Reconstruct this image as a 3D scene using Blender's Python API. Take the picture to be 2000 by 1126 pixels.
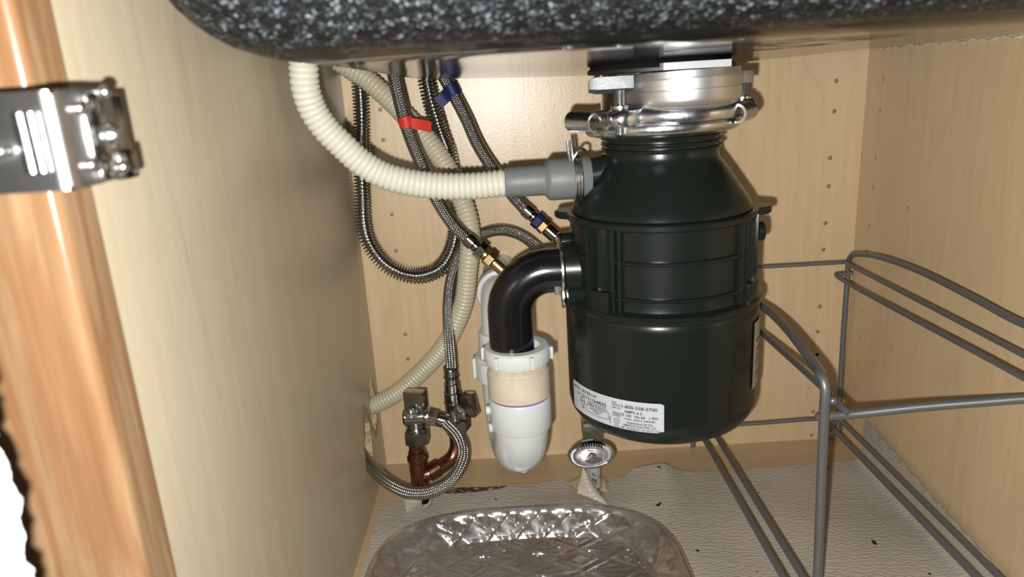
import bpy, math, random
from mathutils import Vector, Matrix
random.seed(7)
PI = math.pi
for o in list(bpy.data.objects): bpy.data.objects.remove(o)
sc = bpy.context.scene
COL = sc.collection

# ------------------------------------------------------------------ camera, light, exposure
H = 0.44                                    # eye height above the cabinet floor (m)
PITCH, ROLL = math.radians(16.1), math.radians(3.37)
cam_d = bpy.data.cameras.new('camera'); cam = bpy.data.objects.new('camera', cam_d); COL.objects.link(cam)
cp, sp, ca, sa = math.cos(PITCH), math.sin(PITCH), math.cos(ROLL), math.sin(ROLL)
r0, u0, f0 = Vector((1, 0, 0)), Vector((0, sp, cp)), Vector((0, cp, -sp))
rv, uv_ = r0*ca - u0*sa, r0*sa + u0*ca
M = Matrix((( rv.x, uv_.x, -f0.x, 0), (rv.y, uv_.y, -f0.y, 0), (rv.z, uv_.z, -f0.z, H), (0, 0, 0, 1)))
cam.matrix_world = M
cam_d.sensor_width = 36.0; cam_d.lens = 25.2; cam_d.clip_start = 0.01
cam_d.dof.use_dof = True; cam_d.dof.focus_distance = 0.62; cam_d.dof.aperture_fstop = 8.0
sc.camera = cam
fl = bpy.data.lights.new('phone_flash', 'POINT'); fl.energy = 19.8; fl.shadow_soft_size = 0.004
fl.color = (1.0, 0.99, 0.965)
flo = bpy.data.objects.new('phone_flash', fl); COL.objects.link(flo); flo.location = (-0.0145, 0.0, H - 0.019)
w = bpy.data.worlds.new('room'); sc.world = w; w.use_nodes = True
w.node_tree.nodes['Background'].inputs[0].default_value = (1.0, 0.97, 0.93, 1)
w.node_tree.nodes['Background'].inputs[1].default_value = 0.035
sc.view_settings.view_transform = 'Standard'; sc.view_settings.look = 'None'
sc.view_settings.gamma = 1.0; sc.view_settings.use_curve_mapping = False
sc.view_settings.exposure = 0.0

# ------------------------------------------------------------------ materials
def mat(name, base=(.5, .5, .5), rough=.5, metal=0.0, spec=.5):
    m = bpy.data.materials.new(name); m.use_nodes = True
    b = m.node_tree.nodes['Principled BSDF']
    b.inputs['Base Color'].default_value = (*base, 1); b.inputs['Roughness'].default_value = rough
    b.inputs['Metallic'].default_value = metal; b.inputs['Specular IOR Level'].default_value = spec
    return m
class NT:
    def __init__(s, m): s.t = m.node_tree; s.b = s.t.nodes['Principled BSDF']
    def n(s, typ, **kw):
        n = s.t.nodes.new(typ)
        for k, v in kw.items():
            if k[0] == 'i' and k[1:].isdigit(): n.inputs[int(k[1:])].default_value = v
            elif k in n.inputs.keys() if isinstance(k, str) else False: n.inputs[k].default_value = v
            else: setattr(n, k, v)
        return n
    def l(s, a, b): s.t.links.new(a, b)
    def math(s, op, a, b=None, c=None):
        n = s.t.nodes.new('ShaderNodeMath'); n.operation = op
        for i, v in enumerate((a, b, c)):
            if v is None: continue
            if isinstance(v, (int, float)): n.inputs[i].default_value = v
            else: s.l(v, n.inputs[i])
        return n.outputs[0]
    def ramp(s, fac, stops, interp='LINEAR'):
        n = s.t.nodes.new('ShaderNodeValToRGB'); n.color_ramp.interpolation = interp
        e = n.color_ramp.elements
        while len(e) < len(stops): e.new(0.5)
        for q, (p, c) in zip(e, stops):
            q.position = p; q.color = (*c, 1) if len(c) == 3 else c
        s.l(fac, n.inputs[0]); return n.outputs[0]
    def noise(s, vec, scale, detail=3, rough=.55, dist=0):
        n = s.t.nodes.new('ShaderNodeTexNoise'); n.inputs['Scale'].default_value = scale
        n.inputs['Detail'].default_value = detail; n.inputs['Roughness'].default_value = rough
        n.inputs['Distortion'].default_value = dist
        s.l(vec, n.inputs['Vector']); return n.outputs[0]
    def obj(s): return s.t.nodes.new('ShaderNodeTexCoord').outputs['Object']
    def uv(s): return s.t.nodes.new('ShaderNodeTexCoord').outputs['UV']
    def sep(s, v):
        n = s.t.nodes.new('ShaderNodeSeparateXYZ'); s.l(v, n.inputs[0]); return n.outputs
    def scale(s, v, sx, sy, sz, loc=(0, 0, 0), rot=(0, 0, 0)):
        n = s.t.nodes.new('ShaderNodeMapping'); n.inputs['Scale'].default_value = (sx, sy, sz)
        n.inputs['Location'].default_value = loc; n.inputs['Rotation'].default_value = rot
        s.l(v, n.inputs[0]); return n.outputs[0]
    def mix(s, fac, a, b, blend='MIX'):
        n = s.t.nodes.new('ShaderNodeMix'); n.data_type = 'RGBA'; n.blend_type = blend
        for sock, v in ((n.inputs[0], fac), (n.inputs[6], a), (n.inputs[7], b)):
            if isinstance(v, (int, float)): sock.default_value = v
            elif isinstance(v, tuple): sock.default_value = (*v, 1)
            else: s.l(v, sock)
        return n.outputs[2]
    def bump(s, h, strength=.3, dist=.001, to=None):
        n = s.t.nodes.new('ShaderNodeBump'); n.inputs['Strength'].default_value = strength
        n.inputs['Distance'].default_value = dist; s.l(h, n.inputs['Height'])
        s.l(n.outputs[0], (to or s.b).inputs['Normal']); return n.outputs[0]
    def col(s, c): s.l(c, s.b.inputs['Base Color'])
    def rough(s, c): s.l(c, s.b.inputs['Roughness'])

def maple(name, light, dark, horizontal=False, rough=.38, seed=0.0, bump=.12):
    m = mat(name, light, rough, spec=.6); t = NT(m); o = t.obj()
    g = (1.6, 30, 30) if horizontal else (30, 30, 1.6)
    fine = t.noise(t.scale(o, *[k*3 for k in g], loc=(seed, seed, seed)), 2.0, 4, .6)
    broad = t.noise(t.scale(o, *[k*.28 for k in g], loc=(seed*2, 1, seed)), 1.0, 3, .5, .6)
    # cathedral figure: contour lines of a stretched low noise
    fig = t.noise(t.scale(o, *( (.9, 7, 7) if horizontal else (7, 7, .9)), loc=(seed, 3, seed)), 1.0, 2, .45, .3)
    line = t.math('PINGPONG', t.math('MULTIPLY', fig, 15.0), .5)
    line = t.math('POWER', t.math('SUBTRACT', 1.0, t.math('MULTIPLY', line, 2.0)), 7.0)
    msk = t.math('MULTIPLY', line, t.ramp(t.noise(o, 6.0, 2), [(.45, (0, 0, 0)), (.62, (1, 1, 1))]))
    f = t.math('ADD', t.math('MULTIPLY', fine, .55), t.math('MULTIPLY', broad, .45))
    c = t.ramp(f, [(.3, dark), (.68, light)])
    c = t.mix(t.math('MULTIPLY', msk, .22), c, tuple(k*.62 for k in dark))
    t.col(c)
    t.bump(t.math('ADD', t.noise(o, 480.0, 2), t.math('MULTIPLY', fine, .5)), bump, .0006)
    return m
MAPLE_BACK = maple('maple_laminate', (.605, .45, .272), (.505, .365, .208), rough=.34, bump=.17)
MAPLE_LEFT = maple('maple_laminate_pale', (.50, .43, .305), (.42, .35, .24), rough=.36, seed=3.1)
MAPLE_RIGHT = maple('maple_laminate_side', (.595, .44, .258), (.505, .36, .203), rough=.4, seed=7.7)
MAPLE_FLOOR = maple('maple_floor_board', (.48, .35, .205), (.40, .28, .155), horizontal=True, rough=.45, seed=1.3)

def oak():
    m = mat('oak', rough=.28); t = NT(m); o = t.obj()
    a = t.noise(t.scale(o, 60, 60, 4), 2.2, 4, .62, .4)
    fig = t.noise(t.scale(o, 22, 22, 2.5), 1.0, 2, .5, .5)
    ln = t.math('PINGPONG', t.math('MULTIPLY', fig, 9.0), .5)
    c = t.ramp(a, [(.3, (.15, .085, .040)), (.7, (.28, .178, .096))])
    c = t.mix(t.ramp(ln, [(.08, (.6, .6, .6)), (.28, (0, 0, 0))]), c, (.16, .07, .028))
    t.col(c); t.bump(a, .15, .0006); return m
OAK = oak()
OAKEDGE = None
def chipboard():
    m = mat('raw_chipboard', rough=.9); t = NT(m); o = t.obj()
    c = t.ramp(t.noise(o, 260, 4, .7), [(.3, (.24, .17, .085)), (.5, (.42, .32, .18)), (.75, (.58, .47, .29))])
    t.col(c); t.bump(t.noise(o, 300, 4), .8, .002); return m
CHIP = chipboard()

def granite():
    m = mat('black_granite_composite', (.01, .011, .012), .45, spec=.16); t = NT(m); o = t.obj()
    x, y, z = t.sep(o)
    n1 = t.noise(o, 640, 2, .5); n2 = t.noise(t.scale(o, 1, 1, 1, loc=(3, 1, 2)), 190, 3, .6)
    spk = t.ramp(t.math('ADD', t.math('MULTIPLY', n1, .6), t.math('MULTIPLY', n2, .4)),
                 [(.49, (.005, .0055, .006)), (.57, (.026, .03, .033)), (.69, (.35, .38, .41))])
    # the moulded underside is smooth; the granular side walls are rough
    zz = t.math('ADD', z, t.math('MULTIPLY', t.math('SUBTRACT', n2, .5), .004))
    side = t.math('MULTIPLY_ADD', zz, 160.0, -160.0*(H + .0155))
    lft = t.math('MULTIPLY_ADD', x, -14.0, -1.0 + .05)
    msk = t.math('MAXIMUM', side, lft)
    # patch of rough granite beside the drain
    dx = t.math('MULTIPLY', t.math('SUBTRACT', x, .16), 15.0); dy = t.math('MULTIPLY', t.math('SUBTRACT', y, .43), 15.0)
    pr = t.math('SUBTRACT', 1.0, t.math('ADD', t.math('MULTIPLY', dx, dx), t.math('MULTIPLY', dy, dy)))
    n3 = t.noise(t.scale(o, 40, 120, 40), 1.3, 3, .6)
    patch = t.math('MULTIPLY', t.math('GREATER_THAN', pr, 0.0), t.ramp(n3, [(.5, (0, 0, 0)), (.56, (1, 1, 1))]))
    cl = t.n('ShaderNodeClamp'); t.l(t.math('MAXIMUM', msk, patch), cl.inputs[0]); msk = cl.outputs[0]
    t.col(t.mix(msk, (.012, .011, .010), spk))
    t.rough(t.math('MULTIPLY_ADD', msk, .38, .11))
    h = t.math('MULTIPLY', t.math('ADD', n1, n2), msk)
    t.bump(h, .9, .0022); return m
GRANITE = granite()

BLACKPAINT = mat('dark_green_black_enamel', (.0085, .0112, .0092), .27, spec=.28)
t = NT(BLACKPAINT); t.bump(t.noise(t.obj(), 700, 2), .05, .0005)
ABS = mat('glossy_black_plastic', (.006, .006, .007), .2)
t = NT(ABS); t.bump(t.noise(t.obj(), 90, 2), .05, .001)
RUBBER = mat('black_rubber', (.01, .01, .01), .55)
def metal(name, c, r, nscale=200, amp=.12, bump=.0):
    m = mat(name, c, r, 1.0); t = NT(m); o = t.obj()
    n = t.noise(o, nscale, 3)
    t.rough(t.math('MULTIPLY_ADD', n, amp, r - amp*.5))
    if bump: t.bump(n, bump, .0006)
    return m
GALV = metal('galvanised_steel', (.34, .35, .36), .46, 300, .2, .2)
ZINC = metal('zinc_plated_steel', (.62, .64, .65), .26, 300, .16, .15)
CHROME = metal('chrome', (.62, .62, .61), .12, 250, .08)
DULLCHROME = metal('dull_chrome', (.33, .32, .30), .17, 250, .12)
SATIN = metal('satin_nickel', (.55, .54, .52), .3, 150, .06)
BRUSHED = metal('satin_stainless', (.66, .65, .64), .43, 120, .06)
COPPER = metal('aged_copper', (.24, .105, .065), .3, 90, .2)
BRASS = metal('brass', (.50, .36, .16), .34, 200, .16)
WIREGREY = mat('grey_epoxy_coated_wire', (.17, .17, .168), .4, .55)
STICKER = mat('white_label_paper', (.45, .465, .49), .4)
INK = mat('black_print', (.012, .012, .014), .5)
CREAM = mat('cream_corrugated_plastic', (.545, .53, .435), .34); CREAM.node_tree.nodes['Principled BSDF'].inputs['Subsurface Weight'].default_value = .25
CREAM.node_tree.nodes['Principled BSDF'].inputs['Subsurface Radius'].default_value = (.006, .005, .003)
CREAM.node_tree.nodes['Principled BSDF'].inputs['Subsurface Scale'].default_value = 1.0
CREAM_SHADED = mat('shaded_corrugated_plastic', (.46, .42, .30), .36)  # white rear hose: the tan it shows in shade is put into the colour
GREYRUB = mat('grey_rubber', (.135, .142, .138), .5)
PVC = mat('white_pvc', (.52, .54, .525), .3)
NYLON = mat('translucent_white_nylon', (.54, .56, .53), .34)
def stained():
    m = mat('yellowed_pvc', (.7, .6, .42), .4); t = NT(m); o = t.obj()
    c = t.ramp(t.noise(o, 70, 4, .7), [(.30, (.42, .30, .17)), (.40, (.50, .43, .32)), (.7, (.56, .50, .40))])
    t.col(c); return m
PVCY = stained()
PURPLE = mat('purple_primer', (.16, .06, .30), .4)
RED = mat('red_tape', (.48, .028, .016), .5, spec=.25)
BLUE = mat('blue_tape', (.007, .012, .075), .5, spec=.25)
def braid():
    m = mat('braided_stainless', (.5, .5, .48), .22, 1.0); t = NT(m)
    u, v, _ = t.sep(t.uv())
    pp = t.math('PINGPONG', t.math('MULTIPLY', u, 10.0), .5)
    st = t.math('SINE', t.math('MULTIPLY', t.math('ADD', t.math('MULTIPLY', v, 430.0), t.math('MULTIPLY', pp, 1.5)), 2*PI))
    edge = t.math('SINE', t.math('MULTIPLY', pp, 2*PI))
    h = t.math('ADD', t.math('MULTIPLY_ADD', st, .5, .5), t.math('MULTIPLY', edge, .55))
    c = t.ramp(h, [(.22, (.025, .023, .02)), (.75, (.34, .33, .31)), (1.0, (.66, .64, .61))])
    t.col(c); t.bump(h, .8, .0007); return m
BRAID = braid()
def vinyl():
    m = mat('embossed_vinyl_liner', (.40, .37, .32), .42); t = NT(m); o = t.obj()
    x, y, z = t.sep(o)
    n = t.noise(t.scale(o, 115, 120, 60), 1.0, 2, .5)
    ph = t.math('ADD', t.math('ADD', t.math('MULTIPLY', t.math('ADD', y, z), 1250.0), t.math('MULTIPLY', x, 90.0)), t.math('MULTIPLY', n, 19.0))
    wv = t.math('MULTIPLY_ADD', t.math('SINE', ph), .5, .5)
    h = t.math('ADD', t.math('MULTIPLY', t.math('POWER', wv, 1.6), t.noise(t.scale(o, 110, 160, 60), 1.0, 1)), t.math('MULTIPLY', n, .35))
    big = t.noise(o, 9, 3)
    c = t.ramp(big, [(.3, (.34, .305, .25)), (.7, (.42, .38, .32))])
    # black mildew along the back edge
    dx = t.math('MULTIPLY', t.math('SUBTRACT', x, -.062), 22.0); dy = t.math('MULTIPLY', t.math('SUBTRACT', y, .716), 90.0)
    d = t.math('SUBTRACT', 1.0, t.math('ADD', t.math('MULTIPLY', dx, dx), t.math('MULTIPLY', dy, dy)))
    st = t.math('MULTIPLY', t.math('GREATER_THAN', d, 0.0), t.ramp(t.noise(t.scale(o, 120, 420, 1), 1.0, 3, .6), [(.40, (0, 0, 0)), (.46, (1, 1, 1))]))
    sp_ = t.ramp(t.noise(o, 75, 1, .4), [(.76, (0, 0, 0)), (.78, (1, 1, 1))])
    t.col(t.mix(t.math('MAXIMUM', st, sp_), c, (.02, .015, .012)))
    t.bump(h, .5, .0014); return m
VINYL = vinyl()
def glass():
    m = bpy.data.materials.new('pressed_crystal_glass'); m.use_nodes = True
    nt = m.node_tree; nt.nodes.clear()
    out = nt.nodes.new('ShaderNodeOutputMaterial')
    g = nt.nodes.new('ShaderNodeBsdfGlass'); g.inputs['Roughness'].default_value = .11; g.inputs['IOR'].default_value = 1.5
    g.inputs['Color'].default_value = (.95, .95, .96, 1)
    tr = nt.nodes.new('ShaderNodeBsdfTransparent'); tr.inputs[0].default_value = (.97, .97, .98, 1)
    gl = nt.nodes.new('ShaderNodeBsdfGlossy'); gl.inputs['Roughness'].default_value = .2
    mx = nt.nodes.new('ShaderNodeMixShader'); mx.inputs[0].default_value = .36
    mx2 = nt.nodes.new('ShaderNodeMixShader'); mx2.inputs[0].default_value = .22
    nt.links.new(tr.outputs[0], mx.inputs[1]); nt.links.new(g.outputs[0], mx.inputs[2])
    nt.links.new(mx.outputs[0], mx2.inputs[1]); nt.links.new(gl.outputs[0], mx2.inputs[2])
    nt.links.new(mx2.outputs[0], out.inputs[0]); return m
GLASS = glass()
TERRY = mat('white_terry_cotton', (.82, .83, .85), .9)
t = NT(TERRY); t.bump(t.noise(t.obj(), 500, 3), 1.0, .002)
DARK = mat('dark_void', (.02, .014, .01), .8)
HOLEM = mat('pin_hole_wood', (.34, .25, .15), .6)
VERDI = mat('tarnished_brass', (.27, .27, .19), .35, .8)
def flaky():
    m = mat('flaking_chrome_pipe', (.6, .6, .58), .35, .4); t = NT(m); o = t.obj()
    c = t.ramp(t.noise(o, 210, 3, .6), [(.36, (.012, .012, .012)), (.42, (.44, .43, .40)), (.8, (.56, .55, .52))])
    t.col(c); return m
FLAKY = flaky()
CLEARSTICK = mat('aged_side_label', (.33, .27, .20), .35)

# ------------------------------------------------------------------ geometry helpers
class MB:
    """collects shapes and links them as ONE mesh object"""
    def __init__(s): s.v = []; s.f = []; s.uv = []; s.m = []
    def add(s, vs, fs, uvs=None, mi=0):
        k = len(s.v); s.v += [tuple(v) for v in vs]
        for i, f in enumerate(fs):
            s.f.append(tuple(a + k for a in f)); s.uv.append(uvs[i] if uvs else None); s.m.append(mi)
        return s
    def build(s, name, material, parent=None, smooth=True, angle=35):
        me = bpy.data.meshes.new(name); me.from_pydata(s.v, [], s.f)
        for q in (material if isinstance(material, (list, tuple)) else [material]): me.materials.append(q)
        if any(s.uv):
            ul = me.uv_layers.new(name='UVMap')
            for p, uv in zip(me.polygons, s.uv):
                if uv:
                    for li, c in zip(p.loop_indices, uv): ul.data[li].uv = c
        for p, mi in zip(me.polygons, s.m): p.material_index = mi; p.use_smooth = smooth
        me.update()
        if smooth: me.set_sharp_from_angle(angle=math.radians(angle))
        o = bpy.data.objects.new(name, me); COL.objects.link(o)
        if parent is not None: adopt(o, parent)
        return o
    # ---- shapes
    def box(s, lo, hi, bev=0.0, mtx=None):
        (x0, y0, z0), (x1, y1, z1) = lo, hi
        b = min(bev, (x1-x0)*.49, (y1-y0)*.49, (z1-z0)*.49)
        if b <= 0:
            vs = [(x0,y0,z0),(x1,y0,z0),(x1,y1,z0),(x0,y1,z0),(x0,y0,z1),(x1,y0,z1),(x1,y1,z1),(x0,y1,z1)]
            fs = [(0,3,2,1),(4,5,6,7),(0,1,5,4),(1,2,6,5),(2,3,7,6),(3,0,4,7)]
        else:
            import bmesh
            bm = bmesh.new(); bmesh.ops.create_cube(bm, size=1)
            for v in bm.verts: v.co = Vector(((x0+x1)/2 + v.co.x*(x1-x0), (y0+y1)/2 + v.co.y*(y1-y0), (z0+z1)/2 + v.co.z*(z1-z0)))
            bmesh.ops.bevel(bm, geom=bm.edges[:], offset=b, segments=2, profile=.6, affect='EDGES')
            bm.verts.index_update()
            vs = [v.co.copy() for v in bm.verts]; fs = [[v.index for v in f.verts] for f in bm.faces]; bm.free()
        if mtx is not None: vs = [mtx @ Vector(v) for v in vs]
        return s.add(vs, fs)
    def lathe(s, prof, seg=48, mtx=None, a0=0.0, a1=2*PI, mi=0):
        full = abs(a1 - a0 - 2*PI) < 1e-6; n = seg if full else seg + 1
        vs, fs = [], []
        for (r, z) in prof:
            for k in range(n):
                a = a0 + (a1 - a0)*k/seg; vs.append(Vector((r*math.cos(a), r*math.sin(a), z)))
        for i in range(len(prof)-1):
            for k in range(seg):
                k2 = (k+1) % n
                fs.append((i*n+k, i*n+k2, (i+1)*n+k2, (i+1)*n+k))
        if mtx is not None: vs = [mtx @ v for v in vs]
        return s.add(vs, fs, mi=mi)
    def cyl(s, p0, p1, r, seg=20, bev=.0005, r1=None):
        p0, p1 = Vector(p0), Vector(p1); d = p1 - p0; L = d.length; r1 = r if r1 is None else r1
        b = min(bev, r*.4, L*.4)
        return s.lathe([(1e-5, 0), (r-b, 0), (r, b), (r1, L-b), (r1-b, L), (1e-5, L)], seg, frame(p0, d))
    def hexnut(s, p0, p1, r, seg=6, bev=.0008, rot=0.0, bore=0.0):
        p0, p1 = Vector(p0), Vector(p1); d = p1 - p0; L = d.length
        F = frame(p0, d) @ Matrix.Rotation(rot, 4, 'Z')
        pr = [(max(bore, 1e-5), 0), (r*.9, 0), (r, bev), (r, L-bev), (r*.9, L), (max(bore, 1e-5), L)]
        return s.lathe(pr, seg, F)
    def sweep(s, pts, rad, step=.004, seg=16, caps=True, raw=False, mi=0, vscale=1.0):
        line = [Vector(p) for p in pts] if raw else resample(catmull(pts), step)
        frames = transport(line); n = len(line); L = 0.0; vs, fs, uvs = [], [], []; ls = []
        for i, (p, (t_, a, b)) in enumerate(zip(line, frames)):
            if i: L += (p - line[i-1]).length
            ls.append(L)
            r = rad(i, n) if callable(rad) else rad
            for k in range(seg):
                th = 2*PI*k/seg; vs.append(p + (a*math.cos(th) + b*math.sin(th))*r)
        for i in range(n-1):
            for k in range(seg):
                k2 = (k+1) % seg
                fs.append((i*seg+k, i*seg+k2, (i+1)*seg+k2, (i+1)*seg+k))
                uvs.append([(k/seg, ls[i]*vscale), ((k+1)/seg, ls[i]*vscale), ((k+1)/seg, ls[i+1]*vscale), (k/seg, ls[i+1]*vscale)])
        if caps:
            fs.append(tuple(range(seg-1, -1, -1))); uvs.append(None)
            fs.append(tuple((n-1)*seg + k for k in range(seg))); uvs.append(None)
        return s.add(vs, fs, uvs, mi)
    def prism(s, poly, z0, z1, mtx=None, bev=0.0):
        n = len(poly); vs = []
        if bev:
            c = Vector((sum(p[0] for p in poly)/n, sum(p[1] for p in poly)/n))
            def ins(p, b):
                d = Vector(p) - c; return c + d*(1 - b/max(d.length, 1e-6))
            rings = [([ins(p, bev) for p in poly], z0), (poly, z0+bev), (poly, z1-bev), ([ins(p, bev) for p in poly], z1)]
        else: rings = [(poly, z0), (poly, z1)]
        for ring, z in rings: vs += [Vector((p[0], p[1], z)) for p in ring]
        fs = [tuple(range(n-1, -1, -1)), tuple((len(rings)-1)*n + k for k in range(n))]
        for i in range(len(rings)-1):
            for k in range(n): fs.append((i*n+k, i*n+(k+1) % n, (i+1)*n+(k+1) % n, (i+1)*n+k))
        if mtx is not None: vs = [mtx @ v for v in vs]
        return s.add(vs, fs)
    def ball(s, c, r, sz=1.0, seg=16):
        pr = [(max(1e-5, r*math.sin(PI*i/10)), -r*math.cos(PI*i/10)*sz) for i in range(11)]
        return s.lathe(pr, seg, Matrix.Translation(c))
def frame(p, d, up=None):
    d = Vector(d).normalized(); q = d.to_track_quat('Z', 'Y')
    return Matrix.Translation(p) @ q.to_matrix().to_4x4()
def catmull(pts, sub=14):
    P_ = [Vector(p) for p in pts]
    if len(P_) == 2: return P_
    P_ = [P_[0]*2 - P_[1]] + P_ + [P_[-1]*2 - P_[-2]]; out = []
    for i in range(1, len(P_)-2):
        a, b, c, d = P_[i-1:i+3]
        t0 = 0; t1 = t0 + max((b-a).length, 1e-6)**.5; t2 = t1 + max((c-b).length, 1e-6)**.5; t3 = t2 + max((d-c).length, 1e-6)**.5
        for k in range(sub):
            t_ = t1 + (t2-t1)*k/sub
            A1 = a*((t1-t_)/(t1-t0)) + b*((t_-t0)/(t1-t0)); A2 = b*((t2-t_)/(t2-t1)) + c*((t_-t1)/(t2-t1)); A3 = c*((t3-t_)/(t3-t2)) + d*((t_-t2)/(t3-t2))
            B1 = A1*((t2-t_)/(t2-t0)) + A2*((t_-t0)/(t2-t0)); B2 = A2*((t3-t_)/(t3-t1)) + A3*((t_-t1)/(t3-t1))
            out.append(B1*((t2-t_)/(t2-t1)) + B2*((t_-t1)/(t2-t1)))
    out.append(P_[-2]); return out
def resample(line, step):
    ls = [0.0]
    for a, b in zip(line, line[1:]): ls.append(ls[-1] + (b-a).length)
    n = max(2, int(round(ls[-1]/step))); out = []; j = 0
    for i in range(n+1):
        s_ = ls[-1]*i/n
        while j < len(ls)-2 and ls[j+1] < s_: j += 1
        q = (s_ - ls[j])/max(ls[j+1]-ls[j], 1e-9); out.append(line[j].lerp(line[j+1], min(q, 1)))
    return out
def transport(line):
    out = []; a = None
    for i, p in enumerate(line):
        t_ = (line[min(i+1, len(line)-1)] - line[max(i-1, 0)]).normalized()
        if a is None:
            a = Vector((0, 0, 1)).cross(t_)
            if a.length < .2: a = Vector((0, 1, 0)).cross(t_)
        a = (a - t_*a.dot(t_)).normalized(); out.append((t_, a, t_.cross(a)))
    return out
def adopt(o, parent):
    o.parent = parent; o.matrix_parent_inverse = Matrix.Translation(parent_loc(parent)).inverted()
def parent_loc(p):
    return p.get('_loc') and Vector(p['_loc']) or (Vector(p.location) if p.type == 'EMPTY' else Vector((0, 0, 0)))
def tag(o, label, cat, group=None):
    o['label'] = label; o['category'] = cat
    if group: o['group'] = group
    return o
def thing(name, loc, label, cat, group=None):
    o = bpy.data.objects.new(name, None); COL.objects.link(o); o.location = loc; o.empty_display_size = .02
    return tag(o, label, cat, group)
def struct(o): o['kind'] = 'structure'; return o
def panel2d(outer, holes, thick, fn):
    """flat board with real holes: 2D curve fill, remapped by fn(a, b, c) to world"""
    cu = bpy.data.curves.new('tmp', 'CURVE'); cu.dimensions = '2D'; cu.fill_mode = 'BOTH'; cu.extrude = thick/2
    for poly in [outer] + holes:
        sp_ = cu.splines.new('POLY'); sp_.points.add(len(poly)-1); sp_.use_cyclic_u = True
        for q, (a, b) in zip(sp_.points, poly): q.co = (a, b, 0, 1)
    ob = bpy.data.objects.new('tmp', cu); COL.objects.link(ob)
    dg = bpy.context.evaluated_depsgraph_get(); ev = ob.evaluated_get(dg); me = ev.to_mesh()
    vs = [fn(v.co.x, v.co.y, v.co.z) for v in me.vertices]; fs = [tuple(p.vertices) for p in me.polygons]
    side = [abs(p.normal.z) < .5 for p in me.polygons]
    ev.to_mesh_clear(); bpy.data.objects.remove(ob); bpy.data.curves.remove(cu)
    mb = MB(); mb.add(vs, fs); mb.m = [1 if q else 0 for q in side]; return mb
def circle2(cx, cy, r, n=14, jit=0.0): return [(cx + r*(1+random.uniform(-jit, jit))*math.cos(2*PI*k/n), cy + r*(1+random.uniform(-jit, jit))*math.sin(2*PI*k/n)) for k in range(n)]
def text_mesh(body, size, xalign='LEFT', bold=0.0, sx=1.0):
    cu = bpy.data.curves.new('tmp', 'FONT'); cu.body = body; cu.size = size; cu.align_x = xalign; cu.offset = bold; cu.resolution_u = 3
    ob = bpy.data.objects.new('tmp', cu); COL.objects.link(ob)
    dg = bpy.context.evaluated_depsgraph_get(); ev = ob.evaluated_get(dg); me = ev.to_mesh()
    vs = [(v.co.x*sx, v.co.y) for v in me.vertices]; fs = [tuple(p.vertices) for p in me.polygons]
    ev.to_mesh_clear(); bpy.data.objects.remove(ob); bpy.data.curves.remove(cu)
    return vs, fs

# ------------------------------------------------------------------ the cabinet shell
XL, XR, YB, YF = -0.166, 0.389, 0.786, 0.262
back_holes = [(0.3562, 0.7860, 0.4207), (0.3562, 0.7860, 0.3895), (0.3550, 0.7860, 0.3400), (0.3554, 0.7860, 0.3092), (0.3547, 0.7860, 0.2679), (0.3543, 0.7860, 0.2373),
              (0.3545, 0.7860, 0.1698), (0.3540, 0.7860, 0.1390), (0.3548, 0.7860, 0.0364), (0.3548, 0.7860, 0.0048), (-0.1283, 0.7860, 0.4188), (-0.1284, 0.7860, 0.3873),
              (-0.1274, 0.7860, 0.3065), (-0.1270, 0.7860, 0.2652), (-0.1264, 0.7860, 0.1658), (-0.1264, 0.7860, 0.1352)]
bolt_hole = (0.3552, 0.7860, 0.1100)
wb = panel2d([(XL-.02, -.02), (XR+.02, -.02), (XR+.02, .66), (XL-.02, .66)],
             [circle2(p[0], p[2], .0024, 12) for p in back_holes] + [circle2(bolt_hole[0], bolt_hole[2], .0022, 12)], .012,
             lambda a, b, c: (a, YB+.006+c, b)).build('wall_back', [MAPLE_BACK, HOLEM], smooth=False)
struct(wb)
for p in back_holes:
    MB().cyl((p[0], YB+.004, p[2]), (p[0], YB+.006, p[2]), .0026, 10, .0002).build('pin_hole', HOLEM, wb)
MB().cyl((bolt_hole[0], YB+.009, bolt_hole[2]), (bolt_hole[0], YB+.011, bolt_hole[2]), .0026, 10, .0002).build('screw_hole', DARK, wb)
right_holes = [(0.3890, 0.7525, 0.4208), (0.3890, 0.7533, 0.3894), (0.3890, 0.7547, 0.3412), (0.3890, 0.7549, 0.3105), (0.3890, 0.6862, 0.2992), (0.3890, 0.7557, 0.2689), (0.3890, 0.7578, 0.2400),
               (0.3890, 0.7558, 0.1712), (0.3890, 0.7566, 0.1398), (0.3890, 0.7577, 0.1089), (0.3890, 0.7566, 0.0789), (0.3890, 0.7574, 0.0369), (0.3890, 0.7566, 0.0080)]
wr = panel2d([(YF+.025, -.02), (YB, -.02), (YB, .66), (YF+.025, .66)], [circle2(p[1], p[2], .0024, 12) for p in right_holes], .016,
             lambda a, b, c: (XR+.008+c, a, b)).build('wall_right', [MAPLE_RIGHT, HOLEM], smooth=False)
struct(wr)
for p in right_holes:
    MB().cyl((XR+.0008, p[1], p[2]), (XR+.003, p[1], p[2]), .0026, 10, .0002).build('pin_hole', CHIP, wr)
def ragged(cy, cz, ry, rz, n=26, j=.16):
    return [(cy + ry*(1+random.uniform(-j, j))*math.cos(2*PI*k/n), cz + rz*(1+random.uniform(-j, j))*math.sin(2*PI*k/n)) for k in range(n)]
wl = panel2d([(YF+.025, -.02), (YB, -.02), (YB, .66), (YF+.025, .66)],
             [ragged(.7500, .094, .0165, .031), ragged(.7050, .069, .0185, .036)], .016,
             lambda a, b, c: (XL-.008+c, a, b)).build('wall_left', [MAPLE_LEFT, CHIP], smooth=False)
struct(wl)
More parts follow.
